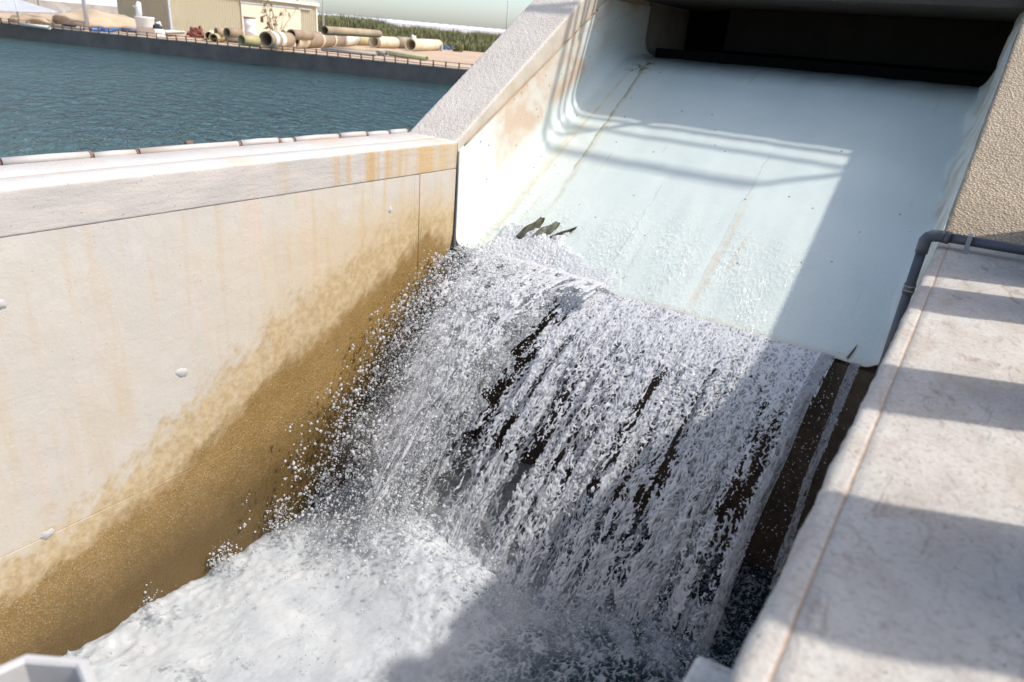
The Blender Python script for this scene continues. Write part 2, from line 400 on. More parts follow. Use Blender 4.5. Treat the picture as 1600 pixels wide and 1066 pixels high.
def m_pool():
    n = NT('pool_water'); f = n.attr('foam'); p = n.pos()
    fine = n.noise(p, 45, 4, .65); bub = n.voro(p, 90)
    fo = n.mapr(n.math('ADD', f, n.math('MULTIPLY', n.math('SUBTRACT', fine, .5), .35)), .12, .8)
    nbf = n.bump(n.math('ADD', fine, n.math('MULTIPLY', bub, .35)), .16, .012)
    white = n.pbr(n.mix(n.mapr(n.noise(p, 3.5, 4, .6), .35, .7), (.47, .505, .525), (.60, .615, .625)), .55, nbf, IOR=1.33, Subsurface_Weight=.7, Subsurface_Radius=(.5, .5, .5), Subsurface_Scale=.35)
    tl = n.n('ShaderNodeBsdfTranslucent'); tl.inputs[0].default_value = (.8, .83, .85, 1)
    mw = n.n('ShaderNodeMixShader'); mw.inputs[0].default_value = .15; n.set(mw, 1, white); n.set(mw, 2, tl.outputs[0])
    dark = n.pbr((.012, .035, .042), .08, n.bump(n.noise(p, 16, 4, .6), .5, .03), IOR=1.33)
    m = n.n('ShaderNodeMixShader'); n.set(m, 0, fo); n.set(m, 1, dark); n.set(m, 2, mw.outputs[0])
    return n.done(m.outputs[0])

def m_reservoir():
    n = NT('reservoir_water'); p = n.pos()
    ro_ = n.n('ShaderNodeVectorRotate', rotation_type='Z_AXIS'); n.set(ro_, 'Vector', p); ro_.inputs['Angle'].default_value = math.radians(28)
    q_ = ro_.outputs[0]
    w1 = n.noise(n.scale(q_, (.35, 1, 1)), 1.6, 4, .55, .4); w2 = n.noise(n.scale(q_, (.42, 1.0, 1)), 4.2, 4, .6, .4); w3 = n.noise(p, .12, 3, .5)
    h = n.math('ADD', n.math('MULTIPLY', w1, .8), n.math('MULTIPLY', w2, .7))
    nb = n.bump(h, 1.0, .42)
    c = n.mix(n.mapr(w3, .35, .65), (.028, .070, .068), (.040, .090, .084))
    return n.done(n.pbr(c, .07, nb, IOR=1.33))

MAT = dict(
    wall=m_channel_wall(), coping=m_coping('coping_concrete', .35), coping_r=m_coping('weathered_coping_concrete', .75),
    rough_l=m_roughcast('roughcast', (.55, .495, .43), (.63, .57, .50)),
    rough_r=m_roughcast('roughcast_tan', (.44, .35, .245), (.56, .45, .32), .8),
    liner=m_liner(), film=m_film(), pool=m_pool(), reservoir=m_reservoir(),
    lace=m_aerated('falling_water', .24, 1.0, col=(.80, .805, .81), trans=.22, thin=(.27, .285, .29), ior=1.5, bs=.15), spray=m_aerated('spray_water', .22, 1.0, col=(.76, .77, .78), trans=.35, rough=.2, thin=(.45, .47, .48), bs=.25), drops=m_aerated('droplet_water', .55, .95, col=(.78, .79, .80), trans=.4, rough=.08),
    smooth_conc=simple('chute_side_concrete', (.52, .455, .37), .85, .12, 5, .25, 60, stain=(.42, .32, .2)),
    conc=simple('grey_concrete', (.33, .31, .285), .9, .2, 1.2, .25, 30),
    conc_pale=simple('pale_concrete', (.58, .53, .45), .9, .12, 2, .2, 30),
    drop_wall=simple('algae_wet_wall', (.105, .075, .05), .35, .35, 9, .6, 45, stain=(.07, .06, .042)),
    dark_steel=simple('dark_gate_steel', (.014, .014, .013), .9, .2, 3, Specular_IOR_Level=.1),
    black=simple('shade_black', (.006, .006, .006), .95, Specular_IOR_Level=.05),
    soffit=simple('shade_dark_soffit', (.045, .04, .033), .9, .25, 2),
    pvc=simple('grey_pvc', (.085, .09, .105), .45, .12, 12, .1, 60),
    clip=simple('grey_clip', (.30, .31, .32), .5),
    white_pvc=simple('white_pvc', (.46, .43, .40), .5, .1, 4, .1, 30, stain=(.45, .33, .26)),
    rust=simple('rusty_steel', (.20, .115, .075), .85, .3, 8),
    olive=simple('torn_liner_underside', (.15, .14, .08), .55, .35, 14, .4, 50, stain=(.38, .37, .3)),
    dark_conc=simple('shade_dark_concrete', (.24, .23, .21), .9, .25, 2),
    fence=simple('weathered_fence', (.25, .165, .11), .9, .3, 3),
    olive_pale=simple('torn_liner_face', (.36, .36, .28), .5, .25, 14, .3, 50, stain=(.16, .15, .09)),
    plaster=simple('patch_mortar', (.46, .45, .435), .9, .12, 14, .4, 60),
    octa=simple('weathered_white_plastic', (.47, .455, .43), .55, .08, 5, .12, 30, stain=(.50, .50, .52)),
    ledge=simple('stained_ledge_concrete', (.60, .56, .50), .9, .15, 38, .3, 60, stain=(.22, .15, .11), ),
    bank=simple('dark_bank_membrane', (.125, .108, .094), .65, .25, 1.5, .3, 8),
    sand=simple('sandy_ground', (.47, .34, .235), .95, .14, .35, .3, 6, stain=(.40, .29, .2)),
    mound=simple('sand_mound', (.43, .33, .225), .95, .12, 1.2, .4, 6),
    cream=simple('cream_cladding', (.66, .60, .44), .5, .04, .6, .05, 3),
    cream_trim=simple('pale_trim', (.70, .68, .60), .5, .05),
    door=simple('faded_pink_door', (.66, .55, .42), .55, .05, .6, .05, 3),
    flash=simple('grey_blue_flashing', (.45, .47, .52), .45),
    greenhouse=simple('greenhouse_plastic', (.74, .75, .78), .5, .05, .05, .1, .5),
    sail=simple('white_shade_cloth', (.72, .74, .78), .7, .05, .5),
    galv=simple('galvanised_pole', (.58, .60, .63), .4, .08),
    white=simple('white_plastic', (.74, .73, .71), .5, .06, 3),
    blue=simple('blue_tarpaulin', (.04, .13, .36), .5, .25, 2),
    navy=simple('navy_pipe', (.04, .075, .16), .5, .25, 2),
    p_tan=simple('tan_pipe', (.36, .27, .17), .7, .2, 1.5, .2, 8, stain=(.26, .19, .12)),
    p_brown=simple('brown_pipe', (.27, .20, .13), .75, .2, 1.5, .2, 8, stain=(.36, .29, .2)),
    p_grey=simple('grey_pipe', (.36, .35, .32), .7, .15, 1.5, .2, 8),
    p_cream=simple('cream_pipe', (.64, .56, .40), .6, .12, 1.5, .2, 8, stain=(.52, .42, .26)),
    p_olive=simple('yellow_pipe', (.40, .345, .17), .6, .15, 1.5, .2, 8),
    p_green=simple('pale_green_pipe', (.50, .51, .27), .55, .12, 1.5, .2, 8),
    p_white=simple('off_white_pipe', (.68, .65, .58), .6, .08, 1.5, .2, 8),
    p_dark=simple('black_pipe', (.05, .05, .05), .6, .2, 1.5),
    red=simple('rust_red_hose', (.27, .09, .06), .7, .3, 2),
    reed=simple('reed_leaf', (.20, .20, .085), .7, .4, .25, .1, 4, stain=(.33, .27, .14)),
    bush=simple('green_leaf', (.055, .11, .03), .7, .35, 1.0, .1, 4),
    twig=simple('dry_twig', (.16, .14, .09), .8, .3, 2),
    drum=simple('shadow_pipe_resin', (.45, .38, .26), .6, .15, 2),
    kerb=simple('pale_kerb', (.52, .43, .33), .9, .15, 2, .2, 20),
    channel_foam=simple('foam_sheet', (.70, .73, .75), .6, .1, 2, .4, 20),
    shadow_wall_mat=simple('shadow_wall_paint', (.5, .5, .47), .6, .06, 1.5),
)

# ------------------------------------------------------------------ terrain and water sheets
G = -1.5
WZ = -2.2
XL, XR = -4.54, -.11                    # inner faces of the channel
COP = -1.0                              # top of both copings
EA, EB = Vector((-110, -.6, 0)), Vector((-5.4, 31.85, 0))   # line of the far bank
edir = (EB - EA).normalized(); enrm = Vector((-edir.y, edir.x, 0))

def sheet(name, outer, holes, z, mat, kind='structure'):
    polys = [[Vector((x, y, 0)) for x, y in outer]] + [[Vector((x, y, 0)) for x, y in h] for h in holes]
    tris = tessellate_polygon(polys); pts = [v for p in polys for v in p]
    bm = bmesh.new(); vs = [bm.verts.new((v.x, v.y, z)) for v in pts]
    for t in tris:
        try: bm.faces.new([vs[i] for i in t])
        except ValueError: pass
    for f in bm.faces:
        f.normal_update()
        if f.normal.z < 0: f.normal_flip()
    me = bpy.data.meshes.new(name); bm.to_mesh(me); bm.free()
    return tag(link(name, me, mat), kind=kind)

EA2, EB2 = EA + enrm * .3, EB + enrm * .3
sheet('ground', [(-3000, -3000), (3000, -3000), (3000, 3000), (-3000, 3000)],
      [[(EA2.x, EA2.y), (EB2.x, EB2.y), (-5.4, 13.9), (.9, 13.9), (.9, -14), (-110, -14)]], G, MAT['sand'])

# reservoir: a gently heaving grid near by, so the chop has relief
def reservoir():
    nx, ny = 300, 300
    u = np.linspace(0, 1, nx); v = np.linspace(0, 1, ny)
    U, Vv = np.meshgrid(u, v, indexing='ij')
    x = -5.23 - (104.5) * U ** 2.0
    ytop = EB.y + (EA.y - EB.y) * ((x - EB.x) / (EA.x - EB.x))
    y = -13.9 + (ytop + 13.9) * Vv
    z = WZ + (.004 * fbm(x * .9, y * .55, 0, 2)) * np.exp(-np.abs(x + 5) / 18)
    V = np.stack([x, y, z], -1).reshape(-1, 3)
    i = np.arange((nx - 1) * ny).reshape(nx - 1, ny)[:, :-1].ravel()
    F = np.stack([i, i + 1, i + ny + 1, i + ny], -1)
    return tag(link('reservoir_water', mesh_np('reservoir_water', V, F, True), MAT['reservoir']), kind='structure')
reservoir()

# ------------------------------------------------------------------ left channel wall
lw = empty('channel_wall', (-4.85, 0, -6.5), 'pale channel wall with ochre wet splash zone, between reservoir and falling water', 'wall')
box('wall_core', -5.15, XL - .0045, -14, 5.70, -6.5, COP - .03, MAT['wall'], lw)
box('wall_panel', XL - .04, XL - .001, -14, 5.062, -3.357, -1.2795, MAT['wall'], lw, .0025)
box('lower_panel', XL - .04, XL, -14, 5.66, -6.5, -3.362, MAT['wall'], lw, .003)
box('pier', XL - .04, XL + .003, 5.14, 5.70, -3.355, -1.281, MAT['wall'], lw, .004)
box('joint_strip', XL - .04, XL - .003, 5.068, 5.134, -3.357, -1.2795, MAT['wall'], lw, .002)
# coping with an uneven arris and its fascia
def coping_left():
    ny = 420
    y = np.linspace(-14, 5.70, ny)
    prof = [(-5.22, -1.30), (-5.22, COP - .02), (-5.20, COP), (-4.90, COP), (-4.83, COP), (-4.826, COP - .004), (-4.818, COP - .004), (-4.814, COP), (-4.70, COP), (-4.60, COP), (XL - .012, COP), (XL + .001, COP - .008), (XL + .003, COP - .025), (XL + .0025, -1.05), (XL + .002, -1.15), (XL + .0015, -1.265), (XL + .001, -1.277), (XL - .001, -1.2775), (XL - .03, -1.278)]
    P = np.array(prof); k = len(P)
    V = np.zeros((ny, k, 3)); V[:, :, 1] = y[:, None]
    V[:, :, 0] = P[None, :, 0]; V[:, :, 2] = P[None, :, 1]
    w = noise(y * 6, 0, 1)[:, None] * .006 + noise(y * 25, 0, 3)[:, None] * .003
    V[:, 10:13, 2] += w * np.array([.3, 1, 1]); V[:, 10:13, 0] += w * np.array([.5, .8, .5])
    V[:, 2:9, 2] += (noise(y * 1.5, 0, 8)[:, None] * .004)
    V = V.reshape(-1, 3)
    i = (np.arange(ny - 1)[:, None] * k + np.arange(k - 1)[None]).ravel()
    F = np.stack([i, i + k, i + k + 1, i + 1], -1)
    bm = bmesh.new(); me = mesh_np('coping', V, F); bm.from_mesh(me)
    o = link('coping', bm_mesh('coping', bm), MAT['coping_l'], lw, True)
    return o
# left coping: white lime top, fascia stained ochre near the chute
def m_coping_left():
    n = NT('limewashed_coping'); p = n.pos(); X, Y, Z = n.sep(p)
    a = n.noise(p, 3, 6, .65); b = n.noise(p, 18, 5, .65)
    c = n.mix(n.mapr(a, .3, .7), (.52, .485, .445), (.60, .57, .53))
    c = n.mix(n.mapr(b, .56, .8, 0, .35), c, (.48, .43, .39))
    top = n.mapr(Z, COP - .02, COP - .008)
    s1 = n.noise(n.scale(p, (.8, 1.6, .8)), 1.9, 4, .6)
    c = n.mix(n.math('MULTIPLY', n.math('MULTIPLY', top, n.mapr(s1, .52, .66, 0, .6)), n.mapr(Y, 1, 3.5, .15, 1)), c, (.66, .46, .31))
    ln = n.math('ABSOLUTE', n.math('ADD', n.math('ADD', X, 4.822), n.math('MULTIPLY', n.math('SUBTRACT', n.noise(p, 3, 3), .5), .015)))
    c = n.mix(n.math('MULTIPLY', n.mapr(ln, .022, .006), n.mapr(Y, 4.2, 3.2, .1, .7)), c, (.45, .32, .24))
    fas = n.math('SUBTRACT', 1, top)
    fc = n.mix(n.mapr(n.noise(n.scale(p, (1, .5, 1.5)), 5, 5, .6), .35, .7), (.44, .41, .375), (.54, .49, .44))
    st = n.noise(n.scale(p, (1, 4.0, .15)), 1.4, 3, .5)
    fc = n.mix(n.math('MULTIPLY', n.mapr(st, .50, .62), n.mapr(Y, 3.0, 4.4, 0, .85)), fc, (.50, .32, .13))
    fc = n.mix(n.mapr(Y, 4.6, 5.3, 0, .5), fc, (.55, .41, .23))
    c = n.mix(fas, c, fc)
    ph = n.voro(p, 24); c = n.mix(n.mapr(ph, .10, .06, 0, .7), c, (.16, .13, .10))
    h = n.math('ADD', n.noise(p, 55, 5, .65), n.math('MULTIPLY', n.mapr(ph, .11, .05), -1.3))
    h = n.math('ADD', h, n.math('MULTIPLY', n.noise(n.scale(p, (1, .6, 3)), 10, 4), 1.2))
    return n.done(n.pbr(c, .9, n.bump(h, .45, .008)))
MAT['coping_l'] = m_coping_left()
coping_left()
# mortar plugs over tie holes
for (y, z, r) in ((2.50, -2.50, .085), (1.417, -3.348, .075), (4.728, -1.574, .05), (1.45, -1.668, .07)):
    bm = bmesh.new(); nseg = 22; c0 = bm.verts.new((XL + .003, y, z)); ring = []; ring2 = []
    for k in range(nseg):
        a = k * 2 * math.pi / nseg; q = r * (.62 + .08 * math.sin(2 * a + y) + .10 * random.uniform(-1, 1))
        ring.append(bm.verts.new((XL + .0015 + random.uniform(0, .002), y + q * .8 * math.cos(a), z + q * .8 * math.sin(a))))
        ring2.append(bm.verts.new((XL - .012, y + q * math.cos(a), z + q * math.sin(a))))
    for k in range(nseg):
        j = (k + 1) % nseg; bm.faces.new((c0, ring[k], ring[j])); bm.faces.new((ring[k], ring2[k], ring2[j], ring[j]))
    link('mortar_plug', bm_mesh('mortar_plug', bm), MAT['plaster'], lw, True)

# white conduit lying along the outer edge of the left coping
cd = empty('conduit', (-5.20, 0, -.975), 'row of off-white conduit pipes clipped along reservoir edge of pale coping', 'pipe')
ys = [-6, -3.2, -.4, 1.05, 1.85, 2.42, 2.75, 3.62, 4.02, 4.18, 4.72, 5.08, 5.4, 5.68]
for i in range(len(ys) - 1):
    a, b = ys[i] + .012, ys[i + 1] - .012
    zz = -.992 + .006 * math.sin(i * 2.1)
    tube('pipe_length', [(-5.225, a, zz), (-5.225 + .006 * math.sin(i * 3.3), (a + b) / 2, zz + .004), (-5.225, b, zz)], .029, MAT['white_pvc'], cd, 14)
    tube('clamp', [(-5.225, b - .006, zz), (-5.225, b + .012, zz)], .0305, MAT['rust'], cd, 14)
    if i in (3, 6): box('bracket', -5.27, -5.235, (a + b) / 2 - .03, (a + b) / 2 + .03, zz + .0, zz + .052, MAT['rust'], cd, .005)

# ------------------------------------------------------------------ side walls of the chute
KS = .66
def slope_sheet(x0, x1, xo0, xo1, ya, yb, zofs, amp, name, mat, parent):
    """roughcast skin on the sloping top, bumpy at its edges"""
    nu, nv = 70, 240
    v = np.linspace(ya, yb, nv); u = np.linspace(0, 1, nu)
    U, Vv = np.meshgrid(u, v, indexing='ij')
    X = x0 + (x1 - x0) * U; Y = Vv
    Z = COP + KS * (Y - 5.70) + zofs
    d = amp * (.8 * noise(X * 22, Y * 22, 2) + .9 * noise(X * 45, Y * 45, 5) + .6 * noise(X * 7, Y * 7, 1))
    Z = Z + d; Y = Y - d * .5
    e = np.minimum(U, 1 - U) * abs(x1 - x0)
    Z = Z - .02 * np.exp(-e / .008)
    X = X + (.006 * noise(Y * 20, 3.1, 0) + .006 * noise(Y * 50, 9.1, 0)) * np.where((U < .02) | (U > .98), 1, 0)
    V = np.stack([X, Y, Z], -1)
    top = V.reshape(-1, 3)
    i = (np.arange(nu - 1)[:, None] * nv + np.arange(nv - 1)[None]).ravel()
    F = np.stack([i, i + nv, i + nv + 1, i + 1], -1)
    # skirts down into the wall body
    def skirt(idx, flip):
        nonlocal top, F
        base = len(top); lo = top[idx].copy(); lo[:, 2] -= .05
        top = np.vstack([top, lo]); k = np.arange(len(idx) - 1)
        f = np.stack([idx[k], idx[k + 1], base + k + 1, base + k], -1)
        F = np.vstack([F, f[:, ::-1] if flip else f])
    skirt(np.arange(nv), False); skirt((nu - 1) * nv + np.arange(nv), True); skirt(np.arange(nu) * nv, True)
    o = link(name, mesh_np(name, top, F, True), mat, parent)
    return o
def side_wall(x_in, x_out, label, mat_top, name='chute_side_wall'):
    t = empty(name, ((x_in + x_out) / 2, 7, -6.5), label, 'wall')
    s = 1 if x_out > x_in else -1
    prof = [(5.712, COP - .012), (8.6, COP + KS * 2.9 - .03), (13.8, COP + KS * 2.9 - .03), (13.8, -6.5), (5.712, -6.5)]
    prism('wall_body', prof, x_in, x_out, MAT['smooth_conc'], t)
    slope_sheet(min(x_in, x_out) + .002, max(x_in, x_out) - .002, 0, 0, 5.68, 8.6, .004, .0035, 'roughcast_top', mat_top, t)
    return t
side_wall(XL, -5.22, 'sloping roughcast side wall on reservoir side of white chute, sun-lit', MAT['rough_l'])
side_wall(XR, .95, 'tan roughcast side wall rising behind the grey pipe', MAT['rough_r'])

# ------------------------------------------------------------------ culvert mouth: roof, gate, railing
cv = empty('culvert', (-2.3, 10, .6), 'dark concrete culvert mouth above the white chute', 'culvert')
prism('roof_slab', [(8.46, .64), (8.46, .9), (13.8, .9), (13.8, .64)], -5.25, .98, MAT['soffit'], cv, .008)  # roof coloured near black to deepen the culvert's shade
box('back_wall', XL + .003, XR - .003, 11.4, 11.6, -1, .637, MAT['black'], cv)  # painted black for the unlit depth of the culvert
box('inner_shade_sheet', XL - .001, XL + .006, 9.88, 11.38, -.6, .632, MAT['dark_conc'], cv)  # thin dark sheet over the side wall, painting the inner shade
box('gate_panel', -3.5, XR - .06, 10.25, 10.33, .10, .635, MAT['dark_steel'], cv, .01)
box('slot_shade_strip', XL + .25, XR - .05, 9.75, 9.85, -.6, .06, MAT['black'], cv, .01)  # black strip standing in for the dark slot under the gate
rl = empty('railing', (-2.3, 8.55, .9), 'steel pipe railing on the culvert roof above the chute', 'railing')
for z in (1.34, 1.80): tube('rail', [(-5.1, 8.55, z), (.9, 8.55, z)], .024, MAT['galv'], rl, 10)
tube('rail', [(-5.1, 8.55, 2.90), (.9, 8.55, 2.90)], .05, MAT['galv'], rl, 12)
for x in (-5.1, -2.1, .9): tube('post', [(x, 8.55, .9), (x, 8.55, 2.90)], .03, MAT['galv'], rl, 10)
tube('brace', [(-3.6, 8.55, 2.90), (-2.1, 8.55, 1.80)], .03, MAT['galv'], rl, 8)
# loose hose slung from the railing over the side wall
hz = [(-3.7, 8.5, 1.9)]
tag(tube('hose', [(-3.85 + .25 * math.sin(t * 3), 8.5 - .12 * math.sin(t * 3.1), 1.98 - 1.0 * math.sin(t * math.pi) * .55) for t in np.linspace(0, 1, 24)], .028, MAT['pvc'], None, 10),
    'loop of grey hose slung from the culvert railing', 'hose')

# ------------------------------------------------------------------ membrane liner in the chute
KF = .6186
def floor_z(y):
    return np.where(y < 8.75, -2.147 + KF * (y - 5.71), 0) + np.where(y >= 8.75, -2.147 + KF * 3.04 + .215 * (1 - np.exp(-(np.clip(y, 8.75, 99) - 8.75) * KF / .215 * 1.0)), 0)
def liner():
    na, nv = 200, 240
    y = np.linspace(5.71, 9.9, nv)
    # cross section parameter: left side (0-.2), left arc, floor, right arc, right side
    V = np.zeros((na, nv, 3))
    zf = floor_z(y)
    zl = COP - .058 + .575 * (y - 5.78); zl = np.minimum(zl, .58)
    rl_ = .22 * np.ones(nv); rr_ = .17 * np.ones(nv)
    s = np.linspace(0, 1, na)
    xl = XL + .014; xr = XR - .008
    for j in range(nv):
        h = zl[j] - zf[j]; a1 = max(h - rl_[j], .05); c1 = math.pi / 2 * rl_[j]; fl = xr - xl - rl_[j] - rr_[j]; c2 = math.pi / 2 * rr_[j]; a2 = max(h - rr_[j], .05) + .08
        tot = a1 + c1 + fl + c2 + a2
        # uneven sampling: denser at the ends
        q = np.concatenate([np.linspace(0, a1, 36)[:-1], a1 + np.linspace(0, c1, 22)[:-1], a1 + c1 + np.linspace(0, fl, 72)[:-1], a1 + c1 + fl + np.linspace(0, c2, 26)[:-1], a1 + c1 + fl + c2 + np.linspace(0, a2, 48)])
        x = np.empty(na); z = np.empty(na)
        m = q < a1; x[m] = xl; z[m] = zl[j] - q[m]
        m = (q >= a1) & (q < a1 + c1); t = (q[m] - a1) / rl_[j]; x[m] = xl + rl_[j] * (1 - np.cos(t)); z[m] = zf[j] + rl_[j] * (1 - np.sin(t))
        m = (q >= a1 + c1) & (q < a1 + c1 + fl); x[m] = xl + rl_[j] + q[m] - a1 - c1; z[m] = zf[j]
        m = (q >= a1 + c1 + fl) & (q < a1 + c1 + fl + c2); t = (q[m] - a1 - c1 - fl) / rr_[j]; x[m] = xr - rr_[j] + rr_[j] * np.sin(t); z[m] = zf[j] + rr_[j] * (1 - np.cos(t))
        m = q >= a1 + c1 + fl + c2; x[m] = xr; z[m] = zf[j] + rr_[j] + q[m] - a1 - c1 - fl - c2
        V[:, j, 0] = x; V[:, j, 1] = y[j]; V[:, j, 2] = z
    X, Y, Z = V[..., 0], V[..., 1], V[..., 2]
    # the slack right side hangs off its wall in long folds
    hr = np.clip((X + .75) / .6, 0, 1); up = np.clip((Z - floor_z(Y)) / .9, 0, 1.2)
    fold = .085 + .06 * noise(Y * 1.3, up * 2.0, 3) + .035 * noise(Y * 3.2 + up * 1.5, up * 3.4, 6)
    X -= sstep(.35, 1, hr) * np.clip(fold, 0.005, .3) * sstep(1.35, .1, up)
    # shallow wrinkles elsewhere
    w = .010 * noise(X * 2.2, Y * .9, 1) + .005 * noise(X * 7, Y * 2.2, 4)
    Z += w * (X > XL + .2)
    X += .006 * noise(Y * 2, Z * 2, 8) * (X < XL + .06)
    V = np.stack([X, Y, Z], -1)
    # ragged lip
    V[:, 0, 1] += .012 * noise(X[:, 0] * 5, 0, 2) + .008 * noise(X[:, 0] * 17, 0, 5)
    Vt = V.reshape(-1, 3)
    i = (np.arange(na - 1)[:, None] * nv + np.arange(nv - 1)[None]).ravel()
    F = np.stack([i, i + nv, i + nv + 1, i + 1], -1)
    bm = bmesh.new(); bm.from_mesh(mesh_np('tmp', Vt, F))
    bmesh.ops.solidify(bm, geom=list(bm.faces), thickness=.008)
    return V, bm
LV, lbm = liner()
ln = empty('chute_liner', (-2.3, 7.3, -1.2), 'pale mint membrane lining the chute, rust bloom on its left side and torn lower corner', 'liner')
link('membrane', bm_mesh('membrane', lbm), MAT['liner'], ln, True)
# edge strip of the membrane down the wall at the lip, curling at its foot
tube('edge_strip', [(XL + .012, 5.715, -1.10), (XL + .014, 5.712, -1.5), (XL + .014, 5.708, -1.95), (XL + .03, 5.69, -2.08), (XL + .085, 5.665, -2.165)], [.010, .012, .016, .022, .012], MAT['pvc'], ln, 8)
tube('edge_bead', [(XL + .018, 5.80 + t * 2.55, COP - .045 + .575 * (t * 2.55)) for t in np.linspace(0, 1, 30)], [.007 + .004 * abs(math.sin(k * 1.7)) for k in range(30)], MAT['p_tan'], ln, 6)
for (x0, y0, L_, w_) in ((-.465, 5.725, .15, .011),):
    bm = bmesh.new(); zz = lambda y: -2.147 + KF * (y - 5.71) + (.016 if x0 < -.4 else .035)
    v = [bm.verts.new(q) for q in ((x0 - w_, y0, zz(y0)), (x0 + w_, y0, zz(y0)), (x0 + w_ * .8 + .02, y0 + L_ * .6, zz(y0 + L_ * .6)), (x0 + .03, y0 + L_, zz(y0 + L_)), (x0 - w_ * .3 + .012, y0 + L_ * .5, zz(y0 + L_ * .5)))]
    bm.faces.new(v); bmesh.ops.solidify(bm, geom=list(bm.faces), thickness=.006)
    link('tear', bm_mesh('tear', bm), MAT['drop_wall'], ln)
# torn flaps of the membrane sticking up where the left lower corner gave way
def flap(name, base, tip, width, curl, mat):
    b = Vector(base); t = Vector(tip); d = (t - b); L_ = d.length; d.normalize()
    a = (Vector((.82, .52, -.12)) - d * Vector((.82, .52, -.12)).dot(d)).normalized(); c = a.cross(d).normalized()
    nu, nv = 18, 12; bm = bmesh.new(); g = []
    for i in range(nu):
        row = []
        for j in range(nv):
            s = i / (nu - 1); q = (j / (nv - 1) - .5)
            ww = width * (1.05 - .55 * s ** 2) * (1 + .12 * math.sin(9 * s + q * 4))
            P = b + d * (L_ * s * (1 + .05 * math.sin(q * 7 + width * 60))) + a * (q * ww) + c * (curl * s * s + .5 * width * (math.cos(q * 2.6 + .5) - .6) + .012 * math.sin(11 * s + 7 * q) + .005 * random.uniform(-1, 1))
            row.append(bm.verts.new(P))
        g.append(row)
    for i in range(nu - 1):
        for j in range(nv - 1): bm.faces.new((g[i][j], g[i + 1][j], g[i + 1][j + 1], g[i][j + 1]))
    bmesh.ops.solidify(bm, geom=list(bm.faces), thickness=.012)
    return link(name, bm_mesh(name, bm), mat, ln, True)
flap('torn_flap', (-3.86, 5.98, -1.945), (-3.73, 6.22, -1.73), .12, .02, MAT['olive'])
flap('torn_flap', (-3.70, 6.04, -1.915), (-3.55, 6.24, -1.745), .12, .02, MAT['olive_pale'])
flap('torn_flap', (-3.55, 6.10, -1.885), (-3.35, 6.28, -1.755), .05, .0, MAT['olive'])

# spillway drop wall under the lip
dw = tag(prism('drop_wall', [(5.735, -2.19), (5.735, -6.5), (6.1, -6.5), (6.1, -1.97)], XL + .003, XR - .003, MAT['drop_wall']),
         'dark brown wet drop wall behind the curtain of falling water', 'wall')

# ------------------------------------------------------------------ right channel wall with wide coping
rw = empty('channel_wall', (.4, 0, -6.5), 'wide weathered coping of the near channel wall, with shadows and a rust line', 'wall')
box('wall_body', XR + .006, .93, -14, 5.70, -6.5, COP - .06, MAT['wall'], rw)
def coping_right():
    def strip(x0, x1, name, ragged):
        ny = 700; y = np.linspace(-14, 5.695, ny)
        e_ = 1.0 if ragged else .15
        xs = np.array([x0, x0 + .003 * e_, x0 + .016 * e_] + list(np.linspace(x0 + .03, x1 - .012, 8)) + [x1 - .004, x1])
        zs = np.array([COP - .16, COP - .02 * e_, COP - .003 * e_] + [COP] * 8 + [COP - .003, COP - .05])
        k = len(xs); V = np.zeros((ny, k, 3)); V[:, :, 0] = xs; V[:, :, 1] = y[:, None]; V[:, :, 2] = zs
        w = noise(y * 5, 2.2, 1)[:, None] * .006 + noise(y * 21, 4.4, 3)[:, None] * .004 + noise(y * 60, 1.4, 3)[:, None] * .002
        if ragged:
            V[:, 0:3, 0] += w * np.array([.6, 1, .7]); V[:, 1:3, 2] += w * .8
        V[:, 3:-2, 2] += .003 * noise(xs[None, 3:-2] * 3, y[:, None] * 3, 2)
        i = (np.arange(ny - 1)[:, None] * k + np.arange(k - 1)[None]).ravel()
        F = np.stack([i, i + k, i + k + 1, i + 1], -1)[:, ::-1]
        bm = bmesh.new(); bm.from_mesh(mesh_np('tmp', V.reshape(-1, 3), F))
        link(name, bm_mesh(name, bm), MAT['coping_r'], rw, True)
    strip(XR - .004, -.048, 'coping_edge', True)
    strip(-.0465, .95, 'coping_slab', False)
    box('joint_filler', -.052, -.038, -14, 5.69, COP - .05, COP - .004, MAT['rustfill'], rw)
MAT['rustfill'] = simple('rust_stained_filler', (.40, .29, .21), .9, .25, 20)
coping_right()
# stained ledge sticking out from the wall low at the frame's foot
bm = box_bm(-.215, XR + .01, .35, 1.255, -1.55, -1.25, .012)
for v in bm.verts: v.co += Vector((.004 * math.sin(v.co.y * 9), .006 * math.sin(v.co.x * 40), .004 * math.sin(v.co.y * 14)))
tag(link('ledge', bm_mesh('ledge', bm), MAT['ledge']), 'small stained concrete ledge sticking out below the wide coping edge', 'ledge')

# grey plastic pipe turning down over the wall
gp = empty('drain_pipe', (-.2, 5.15, -.93), 'dark grey plastic pipe crossing the wide coping and turning down beside the liner', 'pipe')
pz = -.935; px_ = -.185
tube('pipe_run', [(.95, 5.30, pz), (px_ + .10, 5.155, pz)], .031, MAT['pvc'], gp, 18)
el = [(px_ + .12, 5.157, pz), (px_ + .07, 5.151, pz), (px_ + .035, 5.146, pz - .004), (px_ + .012, 5.143, pz - .018), (px_, 5.141, pz - .042), (px_, 5.14, pz - .08), (px_, 5.14, pz - .125)]
tube('elbow', el, .038, MAT['pvc'], gp, 18)
tube('elbow_collar', [(px_ + .095, 5.1535, pz), (px_ + .128, 5.158, pz)], .0405, MAT['pvc'], gp, 18)
tube('pipe_drop', [(px_, 5.14, pz - .10), (px_ - .002, 5.13, -2.6)], .031, MAT['pvc'], gp, 18)
tube('coupling', [(px_, 5.138, -1.27), (px_, 5.138, -1.345)], .035, MAT['pvc'], gp, 18)
